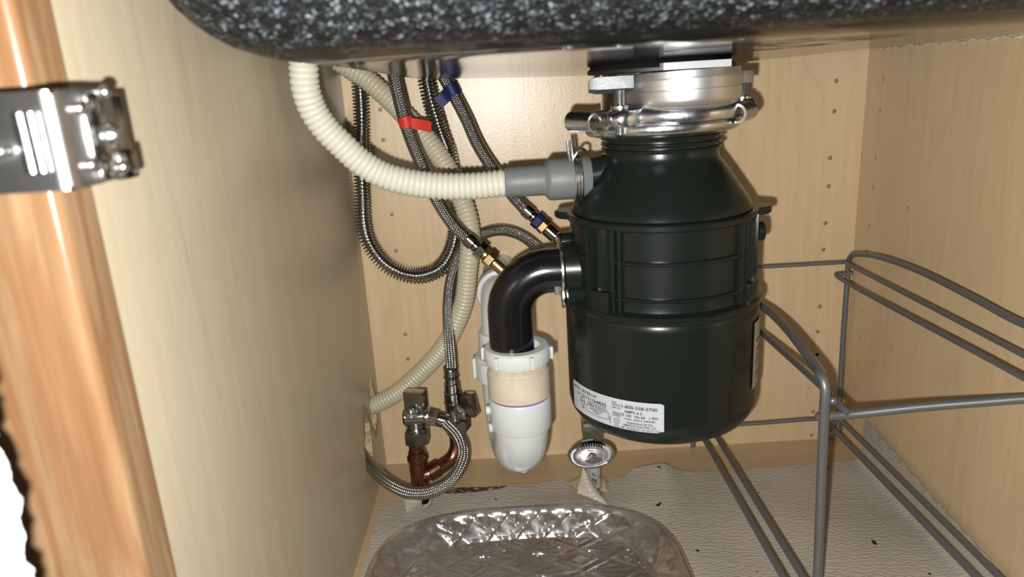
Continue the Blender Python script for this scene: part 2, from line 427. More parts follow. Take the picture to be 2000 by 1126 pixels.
# splintered veneer round the two cut-outs
for (cy, cz, ry, rz, a0, a1) in ((.7500, .094, .0165, .031, -2.4, 1.2), (.7050, .069, .0185, .036, -.6, 2.7)):
    mb = MB(); n = 22; ins, outs = [], []
    for k in range(n+1):
        a = a0 + (a1-a0)*k/n; q = 1 + (.12 + .45*abs(math.sin(k*1.7))*random.uniform(.3, 1))*math.sin(PI*k/n)
        ins.append(Vector((XL+.0006, cy + ry*.93*math.cos(a), cz + rz*.93*math.sin(a)))); outs.append(Vector((XL+.0003, cy + ry*q*math.cos(a), cz + rz*q*math.sin(a))))
    mb.add(ins+outs, [(k, k+1, n+2+k, n+1+k) for k in range(n)]); mb.build('chipped_veneer', CHIP, wl)
fl_ = MB().box((XL-.02, YF, -.016), (XR+.02, YB+.012, -.001)).build('floor', MAPLE_FLOOR, smooth=False); struct(fl_)
ce = MB().box((XL-.09, YF-.04, .66), (XR+.09, YB+.02, .69)).build('light_block_top', MAPLE_FLOOR, smooth=False); struct(ce)  # unseen top slab, added to stop room light leaking in past the sink
# face-frame stiles: oak with an eased front edge
def stile(x0, x1, nm):
    mb = MB(); b = .0045
    poly = []
    for (cx, cy, a0) in ((x0+b, YF+b, PI), (x1-b, YF+b, 1.5*PI)):
        for k in range(7): poly.append((cx + b*math.cos(a0 + PI/2*k/6), cy + b*math.sin(a0 + PI/2*k/6)))
    poly += [(x1, YF+.0235), (x0, YF+.0235)]
    mb.prism(poly, -.06, .68); o = mb.build(nm, OAK, angle=50); return struct(o)
cb = MB(); cb.sweep([(XR-.0008, .775 - .0115*k, H + .0105 + .0012*math.sin(k*2.3)) for k in range(20)], lambda i, n: .0013 + .0007*math.sin(i*1.9), step=.004, seg=8)
struct(cb.build('trim_3', PVCY))
stile(-.245, -.1635, 'trim_1'); stile(.386, .46, 'trim_2')

# ------------------------------------------------------------------ sink
DX, DY = .125, .58                        # axis of the drain and the disposer
SX0, SX1, SY0, SY1 = -.141, .3865, .275, .757
def rrect(ins, rc, n=64):
    """n points round the sink outline inset by ins, starting along +x, by direction from the drain"""
    x0, x1, y0, y1 = SX0+ins, SX1-ins*.35, SY0+ins, SY1-ins*.45; rc = max(rc-ins, .004); pts = []
    cs = ((x1-rc, y1-rc, 0), (x0+rc, y1-rc, 1), (x0+rc, y0+rc, 2), (x1-rc, y0+rc, 3))
    per = []
    for cx, cy, q in cs:
        for k in range(13): a = PI/2*(q + k/12); per.append(Vector((cx+rc*math.cos(a), cy+rc*math.sin(a), 0)))
    per.append(per[0])
    return resample_closed(per, n)
def resample_closed(per, n):
    out = []
    for k in range(n):
        a = 2*PI*k/n; d = Vector((math.cos(a), math.sin(a))); best = None
        for p, q in zip(per, per[1:]):
            # ray from the drain axis against segment pq
            ex, ey = q.x-p.x, q.y-p.y; den = d.x*ey - d.y*ex
            if abs(den) < 1e-9: continue
            s_ = ((p.x-DX)*ey - (p.y-DY)*ex)/den; t_ = ((p.x-DX)*d.y - (p.y-DY)*d.x)/den
            if s_ > 0 and -1e-6 <= t_ <= 1+1e-6: best = s_
        out.append(Vector((DX + d.x*best, DY + d.y*best, 0)))
    return out
sink = MB(); N = 160; rings = []
RB = .045                                  # rounding of the lower edge
zedge = H + .0118
def zfall(x, y):
    # the drain pan falls gently towards the back below the tap ledge
    b = min(1.0, max(0.0, (y - .40)/.34))
    return -.0110*b*b*(3 - 2*b)*(1 - min(1.0, abs(x - .10)/.27)**1.4)
def ring(pts, z, fall=1.0): rings.append([Vector((p.x, p.y, z + fall*zfall(p.x, p.y))) for p in pts])
circ = [Vector((DX + .046*math.cos(2*PI*k/N), DY + .046*math.sin(2*PI*k/N), 0)) for k in range(N)]
flat = rrect(RB*1.5, .055, N)
for q in (0, .12, .25, .4, .55, .7, .85, 1.0):
    ring([c.lerp(f, q) for c, f in zip(circ, flat)], zedge)
for k in range(1, 11):
    a = PI/2*k/10
    ring(rrect(RB*1.5*(1-math.sin(a)), .055, N), zedge + RB*(1-math.cos(a)), 1-k/10)
ring(rrect(-.002, .055, N), H + .20, 0)
ring(rrect(-.008, .055, N), H + .205, 0)
for i in range(len(rings)-1):
    pass
sink.add([v for r_ in rings for v in r_], [(i*N+k, (i+1)*N+k, (i+1)*N+(k+1) % N, i*N+(k+1) % N) for i in range(len(rings)-1) for k in range(N)])
so = sink.build('kitchen_sink', GRANITE, angle=60)
tag(so, 'black speckled composite kitchen sink bowl with glossy underside, seen from below', 'sink')

# ------------------------------------------------------------------ garbage disposer
def az(th, r, z): th = math.radians(th); return Vector((DX + r*math.sin(th), DY - r*math.cos(th), H + z))
def polar_union(base, circles, n=120):
    pts = []
    for k in range(n):
        a = 2*PI*k/n; d = Vector((math.cos(a), math.sin(a))); r = base
        for (cx, cy, cr) in circles:
            b = d.x*cx + d.y*cy; disc = b*b - (cx*cx + cy*cy - cr*cr)
            if disc > 0 and b > 0: r = max(r, b + math.sqrt(disc))
        pts.append((d.x*r, d.y*r))
    return pts
AX = Matrix.Translation((DX, DY, H))
gd = thing('garbage_disposer', (DX, DY, H-.285), 'dark green-black garbage disposer hanging under the sink, white nameplate on its base', 'disposer')
R = .0795
prof = [(1e-5, -.287), (R-.020, -.287), (R-.0125, -.2852), (R-.006, -.281), (R-.0018, -.2745), (R, -.2665), (R, -.264), (R+.0005, -.188), (R+.0005, -.1840), (R-.0008, -.1815), (.06, -.1815)]
MB().lathe(prof, 96, AX).build('motor_housing', BLACKPAINT, gd)
# grinding-chamber band: recessed wall, flanges and ribs
MB().lathe([(.06, -.1805), (.0808, -.1805), (.0815, -.1795), (.0815, -.1760), (.0805, -.1748), (.0775, -.1742), (.0745, -.173),
            (.0735, -.168), (.0742, -.109), (.06, -.109)], 96, AX).build('chamber_band', BLACKPAINT, gd)
ears = [(.0735*math.sin(math.radians(a)), -.0735*math.cos(math.radians(a)), .0135) for a in (-100, 78)]
MB().prism(polar_union(.0772, ears), -.1115, -.1055, AX, .0012).build('rim_flange', BLACKPAINT, gd)
def arc_rib(z0, z1, r, a0, a1):
    return MB().lathe([(.071, z0), (r-.0008, z0), (r, z0+.0008), (r, z1-.0008), (r-.0008, z1), (.071, z1)], 40, AX, math.radians(a0-90), math.radians(a1-90)).build('rib', BLACKPAINT, gd)
arc_rib(-.1365, -.1335, .0772, -39, 39); arc_rib(-.1645, -.1620, .0772, -39, 39)
arc_rib(-.137, -.134, .0772, -85, -57); arc_rib(-.1645, -.162, .0772, 60, 110)
def upright(th, wdeg, r):
    m = AX @ Matrix.Rotation(math.radians(th), 4, 'Z'); wd = r*math.radians(wdeg)
    return MB().box((-wd/2, -r, -.176), (wd/2, -r+.012, -.108), .0009, m).build('upright_rib', BLACKPAINT, gd)
for th in (-57.5, -38.5, 39.5, 43.5, 59, -34.5): upright(th, 1.7, .0785)
for th in (-48, 51.5):
    m = AX @ Matrix.Rotation(math.radians(th), 4, 'Z')
    col_ = MB().lathe([(.0068, -.158), (.0072, -.157), (.0072, -.110)], 20, m @ Matrix.Translation((0, -.0712, 0))).box((-.0095, -.0795, -.1765), (.0095, -.06, -.159), .001, m)
    c_ = col_.build('screw_column', BLACKPAINT, gd)
    q = m @ Vector((0, -.0755, -.159))
    MB().cyl(q, q + Vector((0, 0, .004)), .0034, 14, .0008).cyl(q + Vector((0, 0, .004)), q + Vector((0, 0, .0052)), .0018, 10).build('screw', DULLCHROME, c_)
m = AX @ Matrix.Rotation(math.radians(82), 4, 'Z')
MB().cyl(m @ Vector((0, -.07, -.128)), m @ Vector((0, -.083, -.128)), .008, 20, .001).build('side_boss', BLACKPAINT, gd)
# hopper: ribbed neck flowing into a cone
prof = [(.071, -.1060), (.0722, -.1045), (.0712, -.1015), (.069, -.0975), (.0555, -.078), (.0488, -.0685), (.0462, -.0655), (.0452, -.062), (.0450, -.0585)]
z = -.0585
for k in range(3): prof += [(.0470, z+.0004), (.0474, z+.0016), (.0470, z+.0026), (.0446, z+.0031), (.0446, z+.0044)]; z += .0046
prof += [(.044, -.040), (.03, -.036)]
MB().lathe(prof, 96, AX).build('hopper', BLACKPAINT, gd)
MB().cyl((DX-.04, .577, (0.0731, 0.5770, 0.3666)[2]), (DX-.0662, .577, (0.0731, 0.5770, 0.3666)[2]-.004), .0138, 28, .001, r1=.0138).build('dishwasher_inlet', BLACKPAINT, gd)
# discharge outlet boss with its metal flange plate
ZO = (0.0391, 0.5750, 0.2876)[2] - H
MB().cyl((DX-.055, .577, H+ZO), (DX-.083, .577, H+ZO), .0245, 36, .002, r1=.0225).cyl((DX-.06, .560, H+ZO-.0165), (DX-.0815, .556, H+ZO-.0165), .0085, 20, .001).cyl((DX-.06, .588, H+ZO+.02), (DX-.0815, .59, H+ZO+.02), .0085, 20, .001).build('outlet_boss', BLACKPAINT, gd)
def plate_mtx(x): return Matrix(((0, 0, 1, x), (1, 0, 0, .575), (0, 1, 0, H+ZO), (0, 0, 0, 1)))
op = MB().prism(polar_union(.0215, [(-.012, -.0205, .0085), (.012, .0205, .0085)], 60), -.0012, .0014, plate_mtx(DX-.0835), .0005).build('outlet_plate', ZINC, gd)
MB().hexnut((DX-.085, .563, H+ZO-.0205+.008), (DX-.0905, .563, H+ZO-.0205+.008), .0052).build('bolt', ZINC, op)
# mounting assembly
MB().lathe([(.043, .0005), (.055, .0005), (.0565, .0012), (.0565, .0035), (.05, .0085), (.043, .0095)], 72, AX).build('sink_gasket', RUBBER, gd)
MB().lathe([(.040, -.034), (.040, .008)], 64, AX @ Matrix.Translation((-.005, .012, 0))).build('throat', DULLCHROME, gd)
CUP = Matrix.Translation(((0.1361, 0.5560, 0.4285)[0], .556, H)) @ Matrix.Rotation(math.radians(-1.2), 4, 'Y')
MB().lathe([(1e-5, -.0255), (.030, -.0255), (.0395, -.0243), (.0418, -.0222), (.0428, -.0190), (.0430, -.0128), (.0426, -.0124), (.0430, -.0120), (.0430, -.0052), (.0420, -.0047), (.0424, -.0040), (.0418, .0005), (.03, .0006)], 96, CUP).build('flange_cup', BRUSHED, gd)
MB().box((.113, .514, H+.0012), (.1600, .54, H+.0062), .0004).build('white_shim', STICKER, gd)
UC = Vector((.134, .572))
bolts = [(0.0857, 0.5330, 0.4154), (0.1869, 0.5720, 0.4217), (.142, .644, H-.02)]
lob = [(b[0]-UC.x, b[1]-UC.y, .0105) for b in bolts]
UM = Matrix.Translation((UC.x, UC.y, H)) @ Matrix.Rotation(math.radians(-1.0), 4, 'Y')
ur = MB(); polyo = polar_union(.0535, lob, 160)
rings_ = []
for (f, z_) in ((.80, -.0242), (.90, -.0238), (.955, -.0243), (.985, -.0262), (1.0, -.0295), (.995, -.0328), (.975, -.0350), (.93, -.0352), (.80, -.0345)): rings_.append([UM @ Vector((p[0]*f, p[1]*f, z_)) for p in polyo])
n_ = len(polyo); ur.add([v for r_ in rings_ for v in r_], [(i*n_+k, i*n_+(k+1) % n_, (i+1)*n_+(k+1) % n_, (i+1)*n_+k) for i in range(len(rings_)-1) for k in range(n_)][::1])
ur.f = [tuple(reversed(f)) for f in ur.f]
ur.build('upper_mounting_ring', ZINC, gd)
LRM = AX @ Matrix.Rotation(math.radians(-1.0), 4, 'Y')
lr = MB().lathe([(.046, -.0445), (.0535, -.0455), (.0580, -.0445), (.0606, -.0418), (.0613, -.0385), (.0603, -.0360), (.0570, -.0348), (.046, -.0345)], 96, LRM).build('lower_mounting_ring', ZINC, gd)
def hook(p, d, r, L, a0, a1, th=.0022):
    """a sheet lug rolled into a C, its axis along d"""
    F = frame(p, d); up = (F.inverted().to_3x3() @ Vector((0, 0, 1))); base = math.atan2(up.y, up.x)
    pts = []; n = 22
    for k in range(n+1): a = base + math.radians(a0 + (a1-a0)*k/n); pts.append((r*math.cos(a), r*math.sin(a)))
    for k in range(n, -1, -1): a = base + math.radians(a0 + (a1-a0)*k/n); pts.append(((r-th)*math.cos(a), (r-th)*math.sin(a)))
    mb = MB(); vs = [F @ Vector((x, y, zz)) for zz in (0, L) for x, y in pts]; m_ = len(pts)
    fs = [(k, (k+1) % m_, m_+(k+1) % m_, m_+k) for k in range(m_)]
    for zo in (0, m_):
        for k in range(n): fs.append((zo+k, zo+k+1, zo+m_-2-k, zo+m_-1-k))
    mb.add(vs, fs); return mb.build('hook_lug', ZINC, lr)
hook((0.0665, 0.5300, 0.4076), (-.62, .78, .04), .0072, .024, -200, 100, .0018)
hook((0.1712, 0.5350, 0.4079), (.62, .78, .03), .0072, .024, -110, 195, .0018)
MB().box((-.011, -.0605, -.043), (.011, -.050, -.024), .0015, LRM @ Matrix.Rotation(math.radians(-62), 4, 'Z')).build('hook_web', ZINC, lr)
for i, (b, zt, zb) in enumerate(((bolts[0], -.010, -.0425), (bolts[1], -.0105, -.0275), (bolts[2], -.008, -.0425))):
    mb = MB(); n = 40
    pts = [(b[0], b[1], H+zb + (zt-zb)*k/(n*2)) for k in range(n*2+1)]
    mb.sweep(pts, lambda k, m_: .0042 if k % 2 else .0036, seg=16, raw=True)
    s_ = mb.build('mounting_screw', ZINC, gd)
    MB().cyl((b[0], b[1], H-.0243), (b[0], b[1], H-.0210), .0066, 20).build('washer', ZINC, s_)
    if i: 
        mm = Matrix.Translation((b[0], b[1], H+zt)) @ Matrix.Rotation(.3, 4, 'Z')
        MB().box((-.0058, -.0058, -.001), (.0058, .0058, .0085), .0006, mm).build('square_head', GALV, s_)
bl, br = (0.0643, 0.5400, 0.4334), (0.0955, 0.5350, 0.4334)
F = frame(bl, Vector(br)-Vector(bl)); 
d_ = (Vector(br)-Vector(bl)); ang = math.atan2(d_.y, d_.x)
mm = Matrix.Translation(bl) @ Matrix.Rotation(ang+.12, 4, 'Z') @ Matrix.Rotation(-math.atan2(d_.z, d_.xy.length), 4, 'Y') @ Matrix.Rotation(-.22, 4, 'X')
mb = MB(); Lb = d_.length
vs = [(0, -.005, -.0035), (.006, -.007, -.0045), (Lb, -.007, -.0045), (Lb, .009, -.0045), (.006, .009, -.0045), (0, .007, -.0035)]
vs2 = [(x, y, -z_*.95) for x, y, z_ in vs]
mb.add([mm @ Vector(v) for v in vs+vs2], [(5, 4, 3, 2, 1, 0), (6, 7, 8, 9, 10, 11)] + [(k, (k+1) % 6, 6+(k+1) % 6, 6+k) for k in range(6)])
mb.build('mounting_bar', GALV, gd, angle=20)

# nameplate: sticker and print wrapped round the housing
LW, LH, A0, ZL = .0916, .0250, -76.0, -.2688
def wrap(a, b, r): return az(A0 + math.degrees(a/R), r, ZL + b)
mb = MB(); nx = 40
cut = [(0, .004), (.0012, .0012), (.004, 0)]
for k in range(nx):
    a_, b_ = LW*k/nx, LW*(k+1)/nx
    def lo(x): return .0012 if x < .0015 or x > LW-.0035 else 0
    def hi(x): return LH - (.0012 if x < .0015 or x > LW-.0022 else 0)
    mb.add([wrap(a_, lo(a_), R+.0004), wrap(b_, lo(b_), R+.0004), wrap(b_, hi(b_), R+.0006), wrap(a_, hi(a_), R+.0006)], [(0, 1, 2, 3)])
np_ = mb.build('nameplate', STICKER, gd); np_['label'] = 'white nameplate sticker with model, serial number and ratings in black print'
mb = MB()
def put(body, x, y, width, size, bold=0.0, rot=False):
    vs, fs = text_mesh(body, size, bold=bold)
    if not vs: return
    w_ = max(v[0] for v in vs) - min(v[0] for v in vs); k = width/w_; x0 = min(v[0] for v in vs)
    # subdivide is not needed: glyphs are narrower than the curvature shows
    if rot: q = [wrap(x - v[1], y + (v[0]-x0)*k, R+.0009) for v in vs]
    else: q = [wrap(x + (v[0]-x0)*k, y + v[1], R+.0009) for v in vs]
    mb.add(q, fs)
W_ = LW; h_ = LH
put('MODEL  BADGER 5-89', .04*W_, .80*h_, .34*W_, .0031, .00006)
put('S/N', .10*W_, .62*h_, .055*W_, .0027, .00003)
put('21111164835', .178*W_, .625*h_, .31*W_, .0034, .00009)
put('FOR', .548*W_, .835*h_, .045*W_, .0020, .00004); put('SERVICE', .548*W_, .755*h_, .08*W_, .0020, .00004)
put('1-800-558-5700', .64*W_, .74*h_, .305*W_, .0039, .00007)
put('UPC ®', .55*W_, .655*h_, .075*W_, .0023, .00004)
put('AMPS 6.3', .662*W_, .585*h_, .155*W_, .0031, .00006)
put('VOLTS 120   Hz 60   1 PH', .55*W_, .455*h_, .395*W_, .0031, .00007)
put('LISTED', .55*W_, .385*h_, .082*W_, .0024, .00002)
put('FOOD  WASTE  DISPOSER', .665*W_, .355*h_, .265*W_, .0017, .00006)
put('INSINKERATOR DIV', .685*W_, .225*h_, .225*W_, .0024, .00004)
put('EMERSON ELECTRIC CO', .655*W_, .130*h_, .28*W_, .0024, .00004)
put('517L.  MT. PLEASANT, WI 53177 USA', .568*W_, .030*h_, .40*W_, .0023, .00004)
put('UL', .581*W_, .195*h_, .024*W_, .0026, .00004)
put('CLASS F INSULATION', .268*W_, .545*h_, .215*W_, .0019, .00004)
put('THERMAL PROTECTION', .262*W_, .465*h_, .232*W_, .0019, .00006)
put('PUSH RED BUTTON', .296*W_, .335*h_, .15*W_, .0018, .00005); put('TO RESET', .335*W_, .255*h_, .082*W_, .0018, .00005)
put('E17955', .536*W_, .10*h_, .20*h_*1.2, .0022, .00003, rot=True)
put('100E', .168*W_, .215*h_, .045*W_, .0020, .00005); put('UDTS', .158*W_, .425*h_, .055*W_, .0020, .00008)
def loop_line(pts, wd):
    n = len(pts)
    for k in range(n):
        p, q = Vector(pts[k]), Vector(pts[(k+1) % n]); d = (q-p); m_ = max(1, int(d.length/.003))
        nn = Vector((-d.y, d.x)).normalized()*wd/2
        for j in range(m_):
            a_, b_ = p + d*j/m_, p + d*(j+1)/m_
            mb.add([wrap(*(a_-nn), R+.0009), wrap(*(b_-nn), R+.0009), wrap(*(b_+nn), R+.0009), wrap(*(a_+nn), R+.0009)], [(0, 1, 2, 3)])
loop_line([(.593*W_ + .0024*math.cos(k*PI/10), .235*h_ + .0024*math.sin(k*PI/10)) for k in range(20)], .0004)
loop_line([(.186*W_ + .0033*math.cos(k*PI/10), .455*h_ + .0033*math.sin(k*PI/10)) for k in range(20)], .0006)
loop_line([(.245*W_, .43*h_), (.51*W_, .43*h_), (.51*W_, .20*h_), (.40*W_, .17*h_), (.245*W_, .22*h_)], .0004)
mb.build('print', INK, np_, smooth=False)
# curled label on the right of the housing
mb = MB(); nx = 10
for k in range(nx):
    a_, b_ = 52+18*k/nx, 52+18*(k+1)/nx
    mb.add([az(a_, R+.0013, -.2500), az(b_, R+.0013, -.2500), az(b_, R+.0014, -.1930), az(a_, R+.0014, -.1930)], [(0, 1, 2, 3)])
sl = mb.build('side_label', CLEARSTICK, gd); sl['label'] = 'yellowed clear label with dark graphic on the right side'
mb = MB()
for (a_, b_, z0, z1) in ((56, 66, -.2105, -.2085), (58, 69, -.219, -.2165), (57, 62, -.2235, -.2225), (55.5, 65, -.2285, -.2275), (56, 64, -.238, -.2372), (56, 68, -.2415, -.2407)):
    mb.add([az(a_, R+.0018, z0), az(b_, R+.0018, z0), az(b_, R+.0018, z1), az(a_, R+.0018, z1)], [(0, 1, 2, 3)])
mb.build('print', INK, sl, smooth=False)

# ------------------------------------------------------------------ drain plumbing
EX = -.0032; ZP = H + ZO; RB2 = .035; EY = .5755
pts = [Vector((DX-.0845, EY, ZP)), Vector((EX+RB2+.006, EY, ZP))]
for k in range(17):
    a = PI/2*k/16; pts.append(Vector((EX+RB2 - RB2*math.sin(a), EY, ZP - RB2 + RB2*math.cos(a))))
pts += [Vector((EX, EY, .24)), Vector((EX, EY, .205))]
el = MB().sweep(pts, .0188, seg=40, raw=True).build('discharge_elbow', ABS)
tag(el, 'glossy black plastic elbow pipe from the disposer outlet down into the white trap', 'pipe')

TX = .0012; RYX, RYY = -.0115, .668                      # front and rear legs of the trap
trap = thing('drain_trap', (TX, EY, .08), 'white plastic drain trap with yellowed collar under the black elbow', 'pipe')
TM = Matrix.Translation((TX, EY, 0))
nut = MB().lathe([(.0195, .2235), (.0265, .2235), (.0282, .2220), (.0288, .2195), (.0288, .2125), (.0280, .2105), (.02, .2100)][::-1], 8*4, TM)
for k in range(6):
    m = TM @ Matrix.Rotation(2*PI*k/6 - .12, 4, 'Z'); nut.box((.0270, -.0022, .2112), (.0312, .0022, .2218), .0010, m)
nut.build('slip_nut', NYLON, trap)['label'] = 'translucent white slip nut'
th = [(.0235, .2105)]
for k in range(3): th += [(.0252, .2098-.0022*k), (.0240, .2088-.0022*k)]
MB().lathe((th + [(.0250, .2030), (.0268, .2015), (.0272, .1990), (.0272, .1795), (.0262, .1785), (.02, .1785)])[::-1], 48, TM).build('threaded_adapter', PVCY, trap)['label'] = 'yellowed threaded adapter'
MB().lathe([(.02, .1772), (.0258, .1772), (.0260, .1787), (.02, .1788)], 48, TM).build('primer_line', PURPLE, trap)
MB().lathe([(.0232, .1480), (.0262, .1485), (.0272, .1500), (.0272, .1760), (.0264, .1774), (.02, .1774)], 48, TM).cyl((TX-.024, EY-.003, .166), (TX-.0305, EY-.004, .166), .004, 12).cyl((TX-.022, EY-.004, .150), (TX-.029, EY-.006, .150), .004, 12).build('coupling', PVC, trap)
ZC = .156; mid = Vector(((TX+RYX)/2, (EY+RYY)/2, ZC)); hv = Vector((TX, EY, ZC)) - mid
pts = [Vector((TX, EY, .170)), Vector((TX, EY, .163))] + [mid + hv*math.cos(a) + Vector((0, 0, -hv.length*math.sin(a))) for a in [PI*k/28 for k in range(29)]] + [Vector((RYX, RYY, .165))]
ub = MB().sweep(pts, .0240, seg=40, raw=True)
ub.cyl(mid - Vector((-.006, .012, hv.length+.0225)), mid - Vector((-.006, .012, hv.length+.027)), .004, 12)
ub.build('trap_bend', PVC, trap)
zt = (-0.0118, 0.6680, 0.2339)[2]
pts = [Vector((RYX, RYY, .16)), Vector((RYX, RYY, zt-.036))] + [Vector((RYX, RYY+.030-.030*math.cos(a), zt-.030+.030*math.sin(a))) for a in [PI/2*k/14 for k in range(15)]] + [Vector((RYX, .797, zt))]
MB().sweep(pts, .0205, seg=36, raw=True).build('riser_pipe', PVC, trap)
zr = (-0.0248, 0.6550, 0.1690)[2]
rn = MB().lathe([(.021, zr-.012), (.029, zr-.012), (.0298, zr-.008), (.0298, zr+.010), (.028, zr+.0125), (.021, zr+.0125)], 36, Matrix.Translation((RYX, RYY, 0)))
for k in range(8): rn.box((.0285, -.0035, zr-.010), (.0325, .0035, zr+.010), .0008, Matrix.Translation((RYX, RYY, 0)) @ Matrix.Rotation(2*PI*k/8+.1, 4, 'Z'))
rn.build('slip_nut', NYLON, trap)
ze = zt - .034
MB().lathe([(.0205, ze-.016), (.0240, ze-.0155), (.0247, ze-.014), (.0247, ze+.004), (.0235, ze+.006), (.0205, ze+.006)], 40, Matrix.Translation((RYX, RYY, 0))).build('elbow_hub', PVC, trap)
FM = frame((RYX, RYY+.030, zt), (0, 1, 0))
MB().lathe([(.0205, 0), (.0240, .0005), (.0247, .002), (.0247, .020), (.0240, .0215), (.0205, .022)], 40, FM).build('elbow_hub', PVC, trap)
MB().lathe([(.0207, .0222), (.0213, .0226), (.0213, .0246), (.0207, .025)], 40, FM).build('primer_line', PURPLE, trap)

# ------------------------------------------------------------------ hoses
def corr(mb, pts, r, depth=.0013, pitch=.0045):
    pat = (0, 0, 0, 1)
    return mb.sweep(pts, lambda i, n: r - depth*pat[i % 4] - (.00025 if i % 4 in (0, 2) else 0), step=pitch/4, seg=28)
dh = thing('dishwasher_drain_hose', (-.03, .56, .31), 'cream corrugated drain hose curving down in front to the grey rubber coupling', 'hose')
ha = (-0.0007, 0.5740, 0.3627)
hp = [(-0.1404, 0.5480, 0.4720), (-0.1425, 0.5500, 0.4573), (-0.1435, 0.5520, 0.4432), (-0.1415, 0.5560, 0.4287), (-0.1344, 0.5600, 0.4133), (-0.1245, 0.5630, 0.4006), (-0.1128, 0.5660, 0.3871), (-0.0974, 0.5690, 0.3755), (-0.0797, 0.5710, 0.3685), (-0.0588, 0.5730, 0.3638), (-0.0373, 0.5740, 0.3616), (-0.0152, 0.5740, 0.3615), (0.0009, 0.5740, 0.3626), (0.0091, 0.5750, 0.3628)]
corr(MB(), hp, .0110).build('corrugated_tube', CREAM, dh, angle=70)
a0, a1 = Vector((-0.0011, 0.5740, 0.3627)), Vector((0.0677, 0.5770, 0.3624)); ad = a1-a0; L = ad.length
MB().lathe([(.0098, 0), (.0112, .0004), (.0118, .0015), (.0122, .2*L), (.0122, .455*L), (.0128, .47*L), (.0158, .505*L), (.0166, .53*L), (.0166, .985*L), (.0160, L), (.012, L)], 40, frame(a0, ad)).build('rubber_coupling', GREYRUB, dh)['label'] = 'grey rubber reducing coupling'
ac = a0 + ad*.845; F = frame(ac, ad)
wc = MB()
loop = []
for k in range(91):
    a = 2*PI*3*k/90; loop.append(F @ Vector((.0178*math.cos(a), .0178*math.sin(a), -.0032 + .0064*k/90)))
wc.sweep(loop, .0012, seg=10, raw=True)
top = ac + Vector((0, -.004, .0165))
wc.sweep([top + Vector((-.003, -.004, -.002)), top + Vector((-.0035, -.003, .004)), top + Vector((-.004, 0, .0135))], .0013, step=.002, seg=10)
wc.sweep([top + Vector((-.005, -.005, -.002)), top + Vector((-.0062, -.003, .003)), top + Vector((-.0068, 0, .0135))], .0013, step=.002, seg=10)
wc.sweep([top + Vector((-.003, -.004, 0)), top + Vector((.002, -.003, .006)), top + Vector((.007, .001, .005)), top + Vector((.0075, .004, .000))], .0012, step=.002, seg=10)
wc.build('spring_wire_clamp', ZINC, dh)['label'] = 'looped steel wire spring clamp'

rh = MB()
corr(rh, [(-0.1562, 0.7350, 0.4688), (-0.1425, 0.7350, 0.4585), (-0.1318, 0.7350, 0.4511), (-0.1108, 0.7350, 0.4300), (-0.0909, 0.7330, 0.4072), (-0.0728, 0.7300, 0.3843), (-0.0581, 0.7260, 0.3600), (-0.0457, 0.7220, 0.3299), (-0.0403, 0.7180, 0.3093), (-0.0390, 0.7160, 0.2911), (-0.0414, 0.7160, 0.2720), (-0.0443, 0.7180, 0.2559), (-0.0507, 0.7220, 0.2218), (-0.0619, 0.7280, 0.1942), (-0.0794, 0.7380, 0.1640), (-0.1095, 0.7480, 0.1308), (-0.1403, 0.7560, 0.1047), (-0.1658, 0.7570, 0.0924), (-0.1836, 0.7520, 0.0889)], .0105, .0011, .0043)
tag(rh.build('drain_hose', CREAM_SHADED, angle=70), 'white corrugated hose with its shade put into the colour, running behind the others down to the upper hole in the left panel', 'hose')

def fitting(parent, p, d, specs, name=None):
    """a run of coaxial collars: (kind, length, radius, material, name)"""
    p, d = Vector(p), Vector(d).normalized()
    for kind, L_, r_, m_, nm in specs:
        q = p + d*L_
        (MB().hexnut(p, q, r_, rot=.45) if kind == 'hex' else MB().cyl(p, q, r_, 20, .0009)).build(nm, m_, parent)
        p = q
    return p
def bhose(name, pts, r, label, loc, **kw):
    t_ = thing(name, loc, label, 'hose')
    MB().sweep(pts, r, step=.003, seg=20, caps=True).build('braided_sleeve', BRAID, t_, angle=60); return t_
hot = bhose('braided_hose', [(-0.0940, 0.6650, 0.4690), (-0.0932, 0.6650, 0.4508), (-0.0905, 0.6640, 0.4313), (-0.0872, 0.6630, 0.4120), (-0.0824, 0.6620, 0.3927), (-0.0757, 0.6600, 0.3728), (-0.0678, 0.6580, 0.3492), (-0.0606, 0.6570, 0.3324), (-0.0502, 0.6560, 0.3146), (-0.0391, 0.6550, 0.3021)], .0062,
            'braided steel hose with a red flag tag, running diagonally behind the cream hose', (-0.0932, 0.6650, 0.4508))
d = Vector((-0.0153, 0.6520, 0.2778)) - Vector((-0.0391, 0.6550, 0.3021))
fitting(hot, (-0.0396, 0.6550, 0.3026), d, [('c', .009, .0070, DULLCHROME, 'ferrule'), ('c', .0045, .0058, DULLCHROME, 'collar'), ('hex', .0075, .0085, DULLCHROME, 'coupling_nut'), ('c', .004, .006, BRASS, 'brass_collar'), ('hex', .008, .0078, BRASS, 'brass_nut'), ('c', .016, .0055, BRASS, 'brass_stem')])
cold = bhose('braided_hose', [(-0.0613, 0.7050, 0.4663), (-0.0527, 0.7050, 0.4484), (-0.0427, 0.7040, 0.4277), (-0.0335, 0.7030, 0.4069), (-0.0265, 0.7020, 0.3878), (-0.0187, 0.7010, 0.3719), (-0.0092, 0.7000, 0.3566), (0.0073, 0.6980, 0.3315), (0.0176, 0.6970, 0.3189)], .0062,
             'braided steel hose with a blue flag tag, nearest the disposer', (-0.0527, 0.7050, 0.4484))
d = Vector((0.0462, 0.6900, 0.2905)) - Vector((0.0171, 0.6970, 0.3189))
